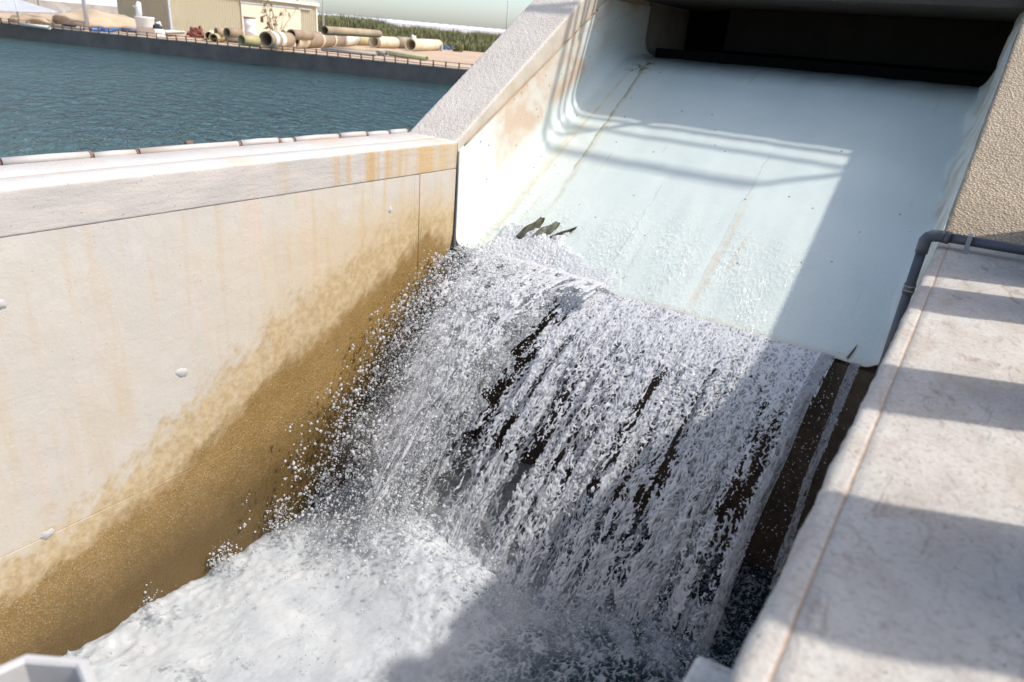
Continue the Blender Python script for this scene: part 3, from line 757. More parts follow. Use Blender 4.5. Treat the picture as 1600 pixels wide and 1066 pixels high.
for zz in (-1.285, -1.315): tube('strap_ring', [(px_, 5.138, zz), (px_, 5.138, zz - .008)], .038, MAT['clip'], gp, 18)
cb = box_bm(.035, .062, 5.125, 5.135, COP + .0, pz + .034, .002)
cb = box_bm(.035, .062, 5.125, 5.215, pz + .031, pz + .040, .003, cb)
cb = box_bm(.030, .067, 5.085, 5.135, COP + .001, COP + .008, .002, cb)
link('pipe_clip', bm_mesh('pipe_clip', cb), MAT['clip'], gp)

# hollow octagonal standpipe at the near left corner of the frame
oc = empty('standpipe', (-1.217, .245, -6.4), 'hollow white octagonal standpipe rim at the near corner, in front of the foam', 'pipe')
def octa(R, r, z0, z1, cx, cy, rot=.0):
    bm = bmesh.new(); rings = []
    for (q, z) in ((R, z0), (R, z1 - .008), (R - .008, z1), (r + .006, z1), (r, z1 - .006), (r * .93, z0)):
        rings.append([bm.verts.new((cx + q * math.cos(rot + k * math.pi / 4), cy + q * math.sin(rot + k * math.pi / 4), z)) for k in range(8)])
    for i in range(6):
        for k in range(8):
            j = (i + 1) % 6; bm.faces.new((rings[i][k], rings[i][(k + 1) % 8], rings[j][(k + 1) % 8], rings[j][k]))
    return bm
OCX, OCY, OCZ = -1.217, .245, -1.25
link('octagonal_wall', bm_mesh('octagonal_wall', octa(.163, .137, -6.4, OCZ, OCX, OCY, math.radians(10.9))), MAT['octa'], oc)
link('inner_floor', bm_mesh('inner_floor', octa(.139, .02, OCZ - .4, OCZ - .36, OCX, OCY, math.radians(10.9))), MAT['octa'], oc)

# added pipe sections and low wall, out of view, casting shadow bands on the coping
def upright(x, y, r, top, label):
    t = empty('shadow_pipe', (x, y, G), label, 'pipe section', 'unseen pipe sections added to cast shadow on the near coping')
    link('barrel', bm_mesh('barrel', hollow_bm((x, y, G), (x, y, top), r, .03, 28, None, [(0, 1), (.9, 1), (.9, 1.06), (.97, 1.06), (1, 1.02)])), MAT['drum'], t)
upright(.72, 4.16, .225, .12, 'unseen pipe section added to shade the coping, next to the low added wall')
upright(.70, 2.88, .205, .22, 'narrow unseen pipe section added to shade the coping, between two others')
upright(.76, 1.80, .26, .20, 'widest unseen pipe section added to shade the coping, nearest the camera')
tag(prism('shadow_wall', [(4.60, G), (4.60, .02), (5.9, .02), (5.9, G)], .50, .62, MAT['shadow_wall_mat'], None, .012),
    'low unseen wall added to shade the coping by the foot of the right side wall', 'wall')

# ------------------------------------------------------------------ falling water
GR = 4.905
LIPZ = -2.135
POOL = -4.43
def fly(x, L_or_t, v, ang, drift=0.0):
    """point on the free fall path from the lip at time t"""
    t = L_or_t
    return x + drift * t, 5.71 - v * math.cos(ang) * t, LIPZ - v * math.sin(ang) * t - GR * t * t
def t_land(v, ang):
    s = v * math.sin(ang); return (-s + math.sqrt(s * s + 4 * GR * (LIPZ - POOL + .08))) / (2 * GR)

def grid_mesh(name, P, keep, foam, mat, kind='stuff'):
    """P (nu,nv,3); keep (nu,nv) node mask; drop empty cells and loose nodes"""
    nu, nv = keep.shape
    c = keep[:-1, :-1].astype(int) + keep[1:, :-1] + keep[:-1, 1:] + keep[1:, 1:]
    i, j = np.nonzero(c >= 3)
    a = i * nv + j
    F = np.stack([a, a + nv, a + nv + 1, a + 1], -1)
    used, inv = np.unique(F, return_inverse=True)
    me = mesh_np(name, P.reshape(-1, 3)[used], inv.reshape(F.shape), True)
    attr(me, 'foam', foam.ravel()[used])
    return link(name, me, mat)

def lace(X, L, seed, fs=1.0):
    """worm like net of ligaments; about -1..1, high on the ligaments"""
    wx = X + .022 * noise(X * 13, L * 9, seed) + .010 * noise(X * 31, L * 24, seed + 3)
    wl = L + .030 * noise(X * 11, L * 8, seed + 5) + .012 * noise(X * 28, L * 22, seed + 8)
    a = 1 - 3.0 * np.abs(noise(wx * 26 * fs, wl * 20 * fs, seed + 11))
    b = 1 - 2.6 * np.abs(noise(wx * 50 * fs, wl * 40 * fs, seed + 17))
    return np.maximum(a, b * .9), a, b

def curtain(name, x0, x1, v, ang, seed, du, dl, drift, thr_fn, amp, foam_fn, mat, label, cat, tmax=1.0, off=0.0, zoff=0.0, dv=None, fs=1.0):
    T = t_land(v, ang) * tmax
    # uniform steps along the path
    tt = np.linspace(0, T, 400); sp = np.sqrt((v * math.cos(ang)) ** 2 + (v * math.sin(ang) + 2 * GR * tt) ** 2)
    LL = np.concatenate([[0], np.cumsum((sp[1:] + sp[:-1]) / 2 * np.diff(tt))])
    nv = int(LL[-1] / dl); nu = int((x1 - x0) / du)
    L1 = np.linspace(0, LL[-1], nv); t1 = np.interp(L1, LL, tt)
    X, L = np.meshgrid(np.linspace(x0, x1, nu), L1, indexing='ij'); Tm = np.broadcast_to(t1, X.shape)
    S1 = noise(X * 8.0, L * .55, seed + 31); S2 = noise(X * 17, L * 1.1 , seed + 37); S3 = noise(X * 3.2, L * .5, seed + 41)
    W, A, B = lace(X, np.log(1 + 1.1 * L) / 1.1, seed, fs)
    vv = (v + (dv(X) if dv else 0)) * (1 + .04 * S3 + .025 * S1 + .02 * noise(X * 5, L * 3, seed + 2))
    dr = drift(X) if callable(drift) else drift
    px = X + dr * Tm + .03 * noise(X * 3, L * 1.6, seed + 6) * np.minimum(1, L)
    py = 5.71 - vv * math.cos(ang) * Tm + off
    pz = LIPZ + zoff - vv * math.sin(ang) * Tm - GR * Tm * Tm
    d = amp * np.minimum(1, .25 + L * 2.0) * (.60 * np.clip(W, -1, 1) + .55 * noise(X * 14, L * 9, seed + 51) + .40 * noise(X * 34, L * 26, seed + 55) + .8 * S2 + .15 * noise(X * 66, L * 55, seed + 58))
    py = py - d * .85; pz = pz + d * .5; px = px + d * .35 * noise(X * 18, L * 14, seed + 61)
    keep = W > thr_fn(X, L, S1, S2, S3, seed)
    foam = np.clip(foam_fn(X, L, S1, S2, W), 0, 1)
    return tag(grid_mesh(name, np.stack([px, py, pz], -1), keep, foam, mat), label, cat, None, 'stuff')

# right curtain: fine lace at the lip, opening into ropes and gaps further down
def thr_front(X, L, S1, S2, S3, sd):
    base = -.50 + .62 * sstep(.02, 1.0, L) - .10 * sstep(1.6, 2.6, L)
    hole = .85 * sstep(.12, .45, noise(X * 11, L * 3.2, sd + 71)) * sstep(.06, .6, L)
    left = 1.3 * sstep(-2.66, -2.84, X + .13 * noise(L * 4, X * 3, 71) + .05 * noise(L * 14, 2, 75)) * sstep(.10, .4, L)
    edge = .9 * sstep(-.62, -.56, X + .03 * noise(L * 4, 1, 5))
    S0 = noise(X * 9.5, L * .25, sd + 21); Sf = noise(X * 23, L * .5, sd + 22)
    return base - sstep(.0, .5, L) * (1.55 * S0 + .6 * Sf) - .35 * S1 - .35 * S2 - .25 * S3 + hole + left + edge
def foam_front(X, L, S1, S2, W):
    return .20 + 1.05 * W + .22 * S1 + .22 * S2 + .10 * sstep(.8, 0, L)
drf = lambda X: -.20 + .46 * (X + .55)
dvf = lambda X: 1.25 * sstep(-.7, -1.9, X)
curtain('falling_water', -2.90, -.55, 2.75, math.radians(31.7), 3, .0054, .0056, drf, thr_front, .016, foam_front, MAT['lace'],
        'thin lacy curtain of water falling off the membrane lip in ropes', 'waterfall', dv=dvf, fs=1.25)
def thr_back(X, L, S1, S2, S3, sd):
    base = -.25 + .75 * sstep(.05, 1.0, L)
    S0 = noise(X * 8, L * .25, sd + 21)
    return base - 1.1 * S0 - .5 * S1 - .5 * S2 + .7 * sstep(.12, .45, noise(X * 9, L * 2.6, sd + 71)) * sstep(.1, .7, L) + .9 * sstep(-.66, -.60, X)
curtain('falling_water', -2.85, -.58, 2.55, math.radians(31.7), 203, .0062, .0064, drf, thr_back, .018, lambda *a: foam_front(*a) - .22, MAT['lace'],
        'inner layer of the lacy water curtain, nearer the dark drop wall', 'waterfall', off=-.01, zoff=-.02, dv=lambda X: dvf(X) * .7, fs=1.15)
# smooth folded edge of the curtain on the right, and the thin side strand
curtain('falling_water', -.66, -.555, 2.85, math.radians(31.7), 77, .0056, .007, -.26, lambda X, L, a, b, c, s: -2.2 + .9 * sstep(.4, 1.6, L) + 1.6 * sstep(.4, .6, noise(X * 9, L * 4, s)), .014,
        lambda X, L, a, b, W: .22 + .2 * W + .2 * b, MAT['lace'], 'smooth glassy edge fold at the right side of the water curtain', 'waterfall', zoff=.01)
curtain('water_strand', -.435, -.36, 2.5, math.radians(31.7), 91, .0050, .0065, -.05, lambda X, L, a, b, c, s: -1.5 + 1.1 * sstep(.1, 1.2, L) + 1.8 * sstep(.6, 1.4, L) * np.abs(noise(X * 20, L * 3, s)) + 2.2 * sstep(.022, .04, np.abs(X + .40)) * sstep(.0, .5, L), .016,
        lambda X, L, a, b, W: .25 + .25 * W, MAT['lace'], 'thin separate strand of water falling right of the curtain, beside the coping', 'waterfall', tmax=.80)

# thrown plume on the left: thin broken veils, white with air, and a mass of drops
def thr_plume(k):
    def f(X, L, S1, S2, S3, sd):
        base = (-.75, -.30, -.02)[k] + (.45, .40, .40)[k] * sstep(.2, 2.0, L)
        le = 2.0 * sstep(-4.02, -4.40, X + .14 * noise(L * 3, X * 4, sd) - .10 * L)
        ri = 2.0 * sstep(-3.02, -2.80, X + .14 * noise(L * 4, X * 2, 471) + .07 * noise(L * 11, 3, sd) + .02 * L) * sstep(.12, .40, L)
        hole = 1.2 * sstep(.20, .50, noise(X * 9, L * 6, sd + 71))
        return base - .35 * S1 - .35 * S2 + hole + le + ri + .15 * sstep(1.5, 2.6, L)
    return f
for k, (v, a, sd) in enumerate(((2.95, 25, 401), (3.3, 16, 431), (3.65, 8, 461))):
    curtain('water_plume', -4.42, -2.66, v, math.radians(a), sd, .0066, .0070, lambda X: -.95 * sstep(-3.9, -2.9, X), thr_plume(k), .016, lambda X, L, S1, S2, W: .50 + .75 * W + .15 * S1, MAT['spray'],
            ('innermost white layer of the plume thrown out left of the curtain', 'middle white layer of the plume thrown out left of the curtain', 'outermost white layer of the plume thrown out left of the curtain')[k], 'waterfall', zoff=.02 + .03 * k)

def m_mist():
    n = NT('spray_mist'); f = n.attr('foam')
    df = n.n('ShaderNodeBsdfDiffuse'); df.inputs[0].default_value = (.93, .93, .93, 1)
    tl = n.n('ShaderNodeBsdfTranslucent'); tl.inputs[0].default_value = (.95, .95, .95, 1)
    m1 = n.n('ShaderNodeMixShader'); m1.inputs[0].default_value = .5; n.set(m1, 1, df.outputs[0]); n.set(m1, 2, tl.outputs[0])
    tr = n.n('ShaderNodeBsdfTransparent'); m2 = n.n('ShaderNodeMixShader'); n.set(m2, 0, f); n.set(m2, 1, tr.outputs[0]); n.set(m2, 2, m1.outputs[0])
    return n.done(m2.outputs[0])
MAT['mist'] = m_mist()
for k, (v, a, sd) in enumerate(((3.15, 20, 501), (3.5, 12, 531), (3.85, 5, 561))):
    curtain('spray_mist', -4.42, -2.75, v, math.radians(a), sd, .02, .02, lambda X: -.95 * sstep(-3.9, -2.9, X), lambda X, L, S1, S2, S3, s: np.full(X.shape, -9.0), .03,
            lambda X, L, S1, S2, W: .22 * sstep(-4.05, -3.6, X + .10 * L + .15 * noise(L * 2, X * 3, 7)) * sstep(-3.05, -3.40, X + .12 * noise(L * 4, X * 2, 471)) * sstep(.0, .5, L) * (1 + .4 * noise(X * 3, L * 2, 9.3)) * sstep(2.9, 2.2, L), MAT['mist'],
            ('inner haze of fine spray inside the white plume', 'middle haze of fine spray inside the white plume', 'outer haze of fine spray in front of the white plume')[k], 'spray', zoff=.03)

curtain('water_plume', -4.30, -2.95, 3.1, math.radians(-6), 491, .0066, .0070, .02, lambda X, L, S1, S2, S3, sd: .12 + .5 * sstep(.5, 1.6, L) - .35 * S1 + .8 * sstep(.2, .5, noise(X * 9, L * 6, sd + 71)) + 2.0 * sstep(-3.9, -4.2, X + .2 * noise(L * 3, X * 4, sd)) + 2.0 * sstep(-3.35, -3.05, X + .2 * noise(L * 4, X * 3, sd + 5)), .018,
        lambda X, L, S1, S2, W: .40 + .75 * W, MAT['spray'], 'ragged crest of white water leaping off the torn corner of the membrane', 'waterfall', tmax=.62, zoff=.03)

# froth on the membrane round the torn flaps, feeding the plume
def froth():
    nu, nv = 340, 150
    X, Y = np.meshgrid(np.linspace(-4.40, -2.45, nu), np.linspace(5.70, 6.52, nv), indexing='ij')
    n1 = fbm(X * 4, Y * 4, 3, 3); W, A, B = lace(X, Y, 611, .8)
    env = sstep(.0, .45, 1 - ((X + 3.66) / (.66 + .12 * n1)) ** 2 - ((Y - 5.72) / (.50 + .20 * n1)) ** 2)
    tail = sstep(.34, .0, np.abs(X + 2.9) - .14) * sstep(6.02, 5.74, Y)
    env = np.maximum(env, tail * .8)
    W3, A3, B3 = lace(X, Y, 651, 1.25)
    Z = -2.147 + KF * (Y - 5.71) + .018 + env * (.035 + .022 * n1 + .010 * W3 + .012 * noise(X * 30, Y * 30, 4) + .008 * noise(X * 62, Y * 62, 9))
    keep = (np.maximum(W * .6, W3) + 1.5 * env - 1.05 + .5 * n1) > 0
    keep &= env > .03
    W = W3
    return tag(grid_mesh('froth', np.stack([X, Y, Z], -1), keep, np.clip(.55 + .35 * W + .2 * env, 0, 1), MAT['spray']),
               'white froth breaking over the torn corner of the membrane', 'froth', None, 'stuff')
froth()

# thin film running over the membrane
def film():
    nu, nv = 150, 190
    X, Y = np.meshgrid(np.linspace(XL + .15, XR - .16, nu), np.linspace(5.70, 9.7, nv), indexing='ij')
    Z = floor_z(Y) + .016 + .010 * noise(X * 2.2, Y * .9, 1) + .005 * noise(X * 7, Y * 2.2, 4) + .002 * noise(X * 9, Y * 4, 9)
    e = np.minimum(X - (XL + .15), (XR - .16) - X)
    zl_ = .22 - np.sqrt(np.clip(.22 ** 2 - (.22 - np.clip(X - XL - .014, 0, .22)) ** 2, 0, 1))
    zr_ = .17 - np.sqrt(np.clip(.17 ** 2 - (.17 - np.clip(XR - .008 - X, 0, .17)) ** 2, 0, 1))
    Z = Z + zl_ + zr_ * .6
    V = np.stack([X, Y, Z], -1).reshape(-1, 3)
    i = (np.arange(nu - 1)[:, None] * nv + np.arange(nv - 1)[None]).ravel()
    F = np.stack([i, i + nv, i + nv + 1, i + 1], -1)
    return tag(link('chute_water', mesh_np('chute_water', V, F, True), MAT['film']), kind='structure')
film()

# droplets
def ico(sub):
    bm = bmesh.new(); bmesh.ops.create_icosphere(bm, subdivisions=sub, radius=1)
    V = np.array([v.co[:] for v in bm.verts]); F = np.array([[v.index for v in f.verts] for f in bm.faces]); bm.free(); return V, F
ICO = {1: ico(1), 2: ico(2)}
def droplets(name, P, R, Vel, label, foam=.6, mat='drops'):
    Vs, Fs, fs, n0 = [], [], [], 0
    for sub, sel in ((1, R < .0075), (2, R >= .0075)):
        bv, bf = ICO[sub]; p = P[sel]; r = R[sel]; d = Vel[sel]
        if not len(p): continue
        d = d / np.linalg.norm(d, axis=1)[:, None]; k = len(p)
        st = rng.uniform(-.1, .55, k)
        # lumpy, stretched along a random direction near the flight path
        ax = d + rng.normal(size=(k, 3)) * .7; ax /= np.linalg.norm(ax, axis=1)[:, None]
        B = np.broadcast_to(bv, (k,) + bv.shape)
        al = np.einsum('kvi,ki->kv', B, ax)
        B = B + ax[:, None, :] * (al * st[:, None])[..., None]
        lump = 1 + .30 * noise(B[..., 0] * 1.3 + rng.uniform(0, 90, k)[:, None], B[..., 1] * 1.3, B[..., 2] * 1.3)
        W = p[:, None, :] + B * (lump * r[:, None])[..., None]
        Vs.append(W.reshape(-1, 3)); Fs.append((bf[None] + (np.arange(k) * len(bv))[:, None, None] + n0).reshape(-1, 3)); n0 += k * len(bv)
        fs.append(np.repeat(np.clip(foam + rng.normal(0, .22, k), 0, 1), len(bv)))
    me = mesh_np(name, np.vstack(Vs), np.vstack(Fs), True); attr(me, 'foam', np.concatenate(fs))
    return tag(link(name, me, MAT[mat]), label, 'spray', None, 'stuff')
def throw(n, xm, xs, v0, vs, a0, as_, vx0, vxs, tpow=1.0, t0=0.0, x_lo=-4.5, x_hi=-.4):
    x = rng.normal(xm, xs, n); v = rng.normal(v0, vs, n).clip(.8, 5.5); a = np.radians(rng.normal(a0, as_, n)); vx = rng.normal(vx0, vxs, n)
    s = v * np.sin(a); tl = (-s + np.sqrt(s * s + 4 * GR * (LIPZ - POOL))) / (2 * GR)
    t = (t0 + (1 - t0) * rng.uniform(0, 1, n) ** tpow) * tl
    P = np.stack([x + vx * t, 5.71 - v * np.cos(a) * t, LIPZ + .05 - s * t - GR * t * t], -1)
    Vel = np.stack([vx, -v * np.cos(a), -s - 2 * GR * t], -1)
    ok = (P[:, 0] > x_lo) & (P[:, 0] < x_hi) & (P[:, 2] > POOL + .02)
    return P[ok], Vel[ok]
def clumped(P, Vel, k, sig):
    """gather drops into strings and clusters"""
    idx = rng.integers(0, len(P), len(P) * k); j = rng.normal(size=(len(idx), 3)) * sig
    u = Vel[idx] / np.linalg.norm(Vel[idx], axis=1)[:, None]
    return P[idx] + j + u * rng.normal(0, sig * 2.2, len(idx))[:, None], Vel[idx]
# fringe of the plume over the ochre wall
P, Vl = throw(2600, -4.0, .30, 3.5, .62, 10, 10, -.24, .32, 1.0)
P2, V2 = clumped(P, Vl, 4, .022); P = np.vstack([P, P2]); Vl = np.vstack([Vl, V2])
ok = (P[:, 0] > XL + .03) & (P[:, 0] < -2.4); P, Vl = P[ok], Vl[ok]
droplets('spray', P, np.clip(rng.lognormal(math.log(.0054), .48, len(P)), .0022, .016), Vl, 'spray of bright drops flung off the plume across the ochre wall', .55)
# burst over the torn corner
P, Vl = throw(2600, -3.72, .26, 2.9, .5, -6, 11, -.05, .25, 1.5)
droplets('spray', P, np.clip(rng.lognormal(math.log(.0048), .45, len(P)), .0022, .013), Vl, 'drops leaping high off the torn corner of the membrane', .7)
# body of the plume
P, Vl = throw(12000, -3.60, .38, 3.35, .42, 14, 8, .02, .16, 1.0)
P2, V2 = clumped(P[:3000], Vl[:3000], 3, .022); P = np.vstack([P, P2]); Vl = np.vstack([Vl, V2])
P[:, 0] -= .40 * sstep(5.6, 3.9, P[:, 1]) * sstep(-3.9, -2.9, P[:, 0])
ok = (P[:, 0] < -2.86 - .42 * sstep(5.6, 3.9, P[:, 1]) + .10 * noise(P[:, 1] * 5, P[:, 2] * 5, 3)) & (P[:, 0] > XL + .03); P, Vl = P[ok], Vl[ok]
droplets('spray', P, np.clip(rng.lognormal(math.log(.0045), .4, len(P)), .0022, .011), Vl, 'dense spray inside the white plume left of the curtain', .75)
# fine spray in front of the curtain and at the right gap
P, Vl = throw(1500, -1.7, .55, 2.9, .22, 27, 6, -.05, .10, .8)
droplets('spray', P, np.clip(rng.lognormal(math.log(.0042), .4, len(P)), .002, .009), Vl, 'fine drops scattered in front of the lacy curtain', .6)
P, Vl = throw(420, -.52, .09, 2.5, .35, 30, 8, .02, .08, .8, x_hi=-.16)
droplets('spray', P, np.clip(rng.lognormal(math.log(.0035), .35, len(P)), .002, .007), Vl, 'sparse tiny drops in the dark gap beside the coping', .6)
# ragged wet edge of the foam along the ochre wall
n_ = 900
y = rng.uniform(1.3, 3.9, n_); y = y[noise(y * 2.3, 4.7, 1) + .25 * (y - 2.9) > .12]; n_ = len(y); P = np.stack([XL + .02 + np.abs(rng.normal(0, .10, n_)), y, POOL + .06 + rng.exponential(.07, n_) * (.5 + 1.0 * (y > 2.8))], -1)
P, Vl = clumped(P, rng.normal(size=(n_, 3)), 4, .025); P[:, 0] = np.maximum(P[:, 0], XL + .012)
droplets('spray', P, np.clip(rng.lognormal(math.log(.0046), .5, len(P)), .002, .013), Vl, 'drops thrown against the ochre wall along the edge of the foam', .6)
# splash leaping up where the plume lands
n_ = 1500
x = rng.normal(-3.75, .42, n_); y = rng.normal(3.72, .22, n_); h = np.abs(rng.normal(0, .20, n_))
P = np.stack([x, y, POOL + .1 + h], -1); ok = (P[:, 0] > XL + .02)
droplets('spray', P[ok], np.clip(rng.lognormal(math.log(.0075), .45, ok.sum()), .003, .017), rng.normal(size=(ok.sum(), 3)), 'splash drops leaping up where the plume meets the foam', .7)

n_ = 2600
x = rng.uniform(-2.9, -.75, n_); y = 3.75 + .55 * sstep(-2.4, -1.0, x) + rng.normal(0, .22, n_); h = np.abs(rng.normal(0, .13, n_))
P = np.stack([x, y, POOL + .04 + h], -1)
droplets('spray', P, np.clip(rng.lognormal(math.log(.0055), .45, n_), .0025, .014), rng.normal(size=(n_, 3)), 'splash drops along the foot of the lacy curtain', .65)

n_ = 2600
x = rng.uniform(XL + .02, -1.8, n_); y = rng.uniform(1.0, 4.0, n_); cl = noise(x * 2.2, y * 2.2, 5) > -.05
x, y = x[cl], y[cl]; P = np.stack([x, y, POOL + .02 + .05 * rng.random(len(x))], -1)
droplets('bubbles', P, np.clip(rng.lognormal(math.log(.0036), .5, len(P)), .0018, .010), rng.normal(size=(len(P), 3)), 'bubbles and drops riding on the white foam', .35)

# ------------------------------------------------------------------ foaming pool
def pool():
    nu, nv = 420, 450
    X, Y = np.meshgrid(np.linspace(XL - .015, XR + .003, nu), np.linspace(.25, 5.733, nv), indexing='ij')
    m = np.exp(-((X + 3.7) / .55) ** 2 - ((Y - 3.75) / .42) ** 2) * .20 + np.exp(-((X + 2.9) / .7) ** 2 - ((Y - 3.6) / .5) ** 2) * .14
    big = fbm(X * 1.3, Y * 1.3, 2, 3); mid = fbm(X * 4.5, Y * 4.5, 5, 3); fin = fbm(X * 15, Y * 15, 9, 3)
    W, A, B = lace(X, Y, 811, .55); W2, A2, B2 = lace(X, Y, 861, .9)
    # air content: full on the left and in front, thinning under the curtain on the right
    f = sstep(-.95, -2.55, X + .30 * big - .22 * (Y - 3.6))
    f = np.maximum(f, .8 * sstep(2.9, 1.9, Y + .4 * big + .35 * (X + 2)))
    patch = sstep(.30, .6, noise(X * 2.6, Y * 2.6, 24) + .35 * mid) * .5
    f = f - patch * sstep(-3.5, -2.5, X) * .8
    hl = sstep(.10, .55, noise(X * 3.1 + 3, Y * 3.1, 44) + .45 * fin + .3 * noise(X * 26, Y * 26, 45)) * sstep(2.5, 1.7, Y + .4 * (X + 3.6)) * .5
    f = np.clip(f - hl, 0, 1)
    boil = sstep(.55, .1, np.abs(Y - 4.0 - .35 * sstep(-2.2, -1, X))) * sstep(-3.4, -2.6, X) * sstep(-.5, -.8, X)
    f = np.maximum(f, boil * (.56 + .6 * mid))
    f = f * (1 - .85 * sstep(4.15, 4.75, Y + .3 * mid) * sstep(-3.3, -2.7, X))
    foam = f * .95 + (1 - f) * sstep(.50, 1.0, W + .35 * mid) * .7
    foam = foam + .10 * fin * f - f * .22 * sstep(-.1, -1.2, W + .4 * mid) * sstep(-4.4, -3.4, X) - f * .16 * sstep(.15, .6, mid)
    turb = (1 - .85 * sstep(-2.2, -3.0, X + .2 * big) * sstep(3.7, 3.0, Y))
    Z = POOL + m + .05 * big + turb * (.045 * mid + .014 * fin) + .016 * np.clip(W, -1, 1) * (1 - f * .8) + .012 * np.clip(W2, -1, 1) * (1 - f * .8) + .008 * turb * noise(X * 34, Y * 34, 77)
    Z = Z + np.exp(-(X - XL) / .5) * (.09 * noise(X * 1.5, Y * 1.7, 1) + .03 * noise(X * 5, Y * 5, 2) + .022 * noise(X * 14, Y * 14, 2)) + .05 * noise(X * 1.1, Y * 1.1, 31)
    V = np.stack([X, Y, Z], -1).reshape(-1, 3)
    i = (np.arange(nu - 1)[:, None] * nv + np.arange(nv - 1)[None]).ravel()
    F = np.stack([i, i + nv, i + nv + 1, i + 1], -1)
    me = mesh_np('foaming_pool', V, F, True); attr(me, 'foam', np.clip(foam, 0, 1).ravel())
    return tag(link('pool_water', me, MAT['pool']), kind='structure')
pool()
sheet('channel_water', [(XL - .015, -14), (XR + .003, -14), (XR + .003, .26), (XL - .015, .26)], [], POOL - .02, MAT['channel_foam'])
# ------------------------------------------------------------------ the far bank of the reservoir
BK = -1.47
bk = empty('reservoir_bank', ((EA.x + EB.x) / 2, (EA.y + EB.y) / 2, -3), 'long dark membrane-faced bank wall on the far side of the reservoir', 'bank')
def along(s, o=0, z=0): return Vector((EA.x, EA.y, 0)) + edir * s + enrm * o + Vector((0, 0, z))
LEN = (EB - EA).length
def run(name, o0, o1, z0, z1, mat, parent, n=80, slope=0.0, jit=0.0):
    bm = bmesh.new(); rings = []
    for i in range(n + 1):
        s = LEN * i / n; j = jit * random.uniform(-1, 1)
        rings.append([bm.verts.new(along(s, o0 - slope, z0)), bm.verts.new(along(s, o0, z1 + j)), bm.verts.new(along(s, o1, z1 + j)), bm.verts.new(along(s, o1, z0))])
    for i in range(n):
        for k in range(4): bm.faces.new((rings[i][k], rings[i][(k + 1) % 4], rings[i + 1][(k + 1) % 4], rings[i + 1][k]))
    bm.faces.new(rings[0]); bm.faces.new(rings[-1])
    return link(name, bm_mesh(name, bm), mat, parent)
run('membrane_face', 0, .32, -3.0, BK, MAT['bank'], bk, slope=.10, jit=.012)
run('kerb', .02, .30, BK + .001, BK + .05, MAT['kerb'], bk, jit=.006)
fc = empty('low_fence', ((EA.x + EB.x) / 2, (EA.y + EB.y) / 2, BK), 'low rusty wire fence of short posts along the far bank', 'fence')
pm = bm_mesh('post', box_bm(-.028, .028, -.028, .028, 0, .30)); pm.materials.append(MAT['fence'])
s = 20.0; k = 0
while s < LEN - 2:
    P = along(s, -.02, BK + .0)
    o = bpy.data.objects.new('post', pm); C.objects.link(o); o.parent = fc
    o.matrix_parent_inverse = Matrix.Translation(fc.location).inverted()
    o.location = P; o.rotation_euler = (random.uniform(-.09, .09), random.uniform(-.09, .09), math.atan2(edir.y, edir.x))
    s += .64 + random.uniform(-.06, .06); k += 1
for h in (.27, .13):
    tube('rail', [along(LEN * i / 110, -.02, BK + h + random.uniform(-.025, .02)) for i in range(111)], .016, MAT['fence'], fc, 5)

# ------------------------------------------------------------------ shed
def wpt(o, u, w, z): return o + u + w + Vector((0, 0, z))
SB = Vector((-54.39, 32.54, G)); SR = Vector((-56.69, 48.72, G))
su = (SR - SB).normalized(); sw = Vector((-su.y, su.x, 0)); SL_ = (SR - SB).length; SD = 5.9; EH = 3.0
sh = empty('shed', tuple(SB), 'cream ribbed metal shed behind the pipe yard, its left side in shade', 'shed')
def ribbed(name, o, u, nrm, length, h0, h1, pitch, mat, parent):
    bm = bmesh.new(); n = int(length / pitch); prof = []
    for i in range(n):
        s = i * length / n; w = length / n
        prof += [(s, 0), (s + w * .55, 0), (s + w * .65, .018), (s + w * .9, .018)]
    prof.append((length, 0)); vs = []
    for s, d in prof:
        b = o + u * s + nrm * d; top = h0 + (h1 - h0) * s / length
        vs.append((bm.verts.new(b), bm.verts.new(b + Vector((0, 0, top)))))
    for i in range(len(vs) - 1): bm.faces.new((vs[i][0], vs[i + 1][0], vs[i + 1][1], vs[i][1]))
    bmesh.ops.solidify(bm, geom=list(bm.faces), thickness=.03)
    return link(name, bm_mesh(name, bm), mat, parent)
ribbed('front_wall', SB, su, -sw, SL_, EH, EH, .27, MAT['cream'], sh)
ribbed('side_wall', SB + sw * SD, -sw, -su, SD, EH + .0, EH, .27, MAT['cream'], sh)
ribbed('side_wall', SR, sw, su, SD, EH, EH, .27, MAT['cream'], sh)
def obox(name, o, u, w, su_, sw_, sz, mat, parent, bev=0):
    bm = bmesh.new(); r = bmesh.ops.create_cube(bm, size=1)
    for v in r['verts']: v.co = o + u * ((v.co.x + .5) * su_) + w * ((v.co.y + .5) * sw_) + Vector((0, 0, (v.co.z + .5) * sz))
    if bev: bmesh.ops.bevel(bm, geom=list(bm.edges), offset=bev, segments=1, affect='EDGES')
    return link(name, bm_mesh(name, bm), mat, parent)
obox('corner_flashing', SB - su * .09 - sw * .09, su, sw, .16, .16, EH, MAT['flash'], sh)
obox('corner_flashing', SR - su * .07 - sw * .09, su, sw, .16, .16, EH, MAT['cream_trim'], sh)
obox('eave_trim', SB - su * .2 - sw * .28 + Vector((0, 0, EH - .08)), su, sw, SL_ + .4, .18, .30, MAT['cream_trim'], sh)
obox('door', SB + su * 7.0 - sw * .13, su, sw, 7.1, .06, 2.5, MAT['door'], sh)
obox('door_track', SB + su * 6.9 - sw * .2 + Vector((0, 0, 2.52)), su, sw, 8.6, .12, .09, MAT['flash'], sh)
bm = bmesh.new()
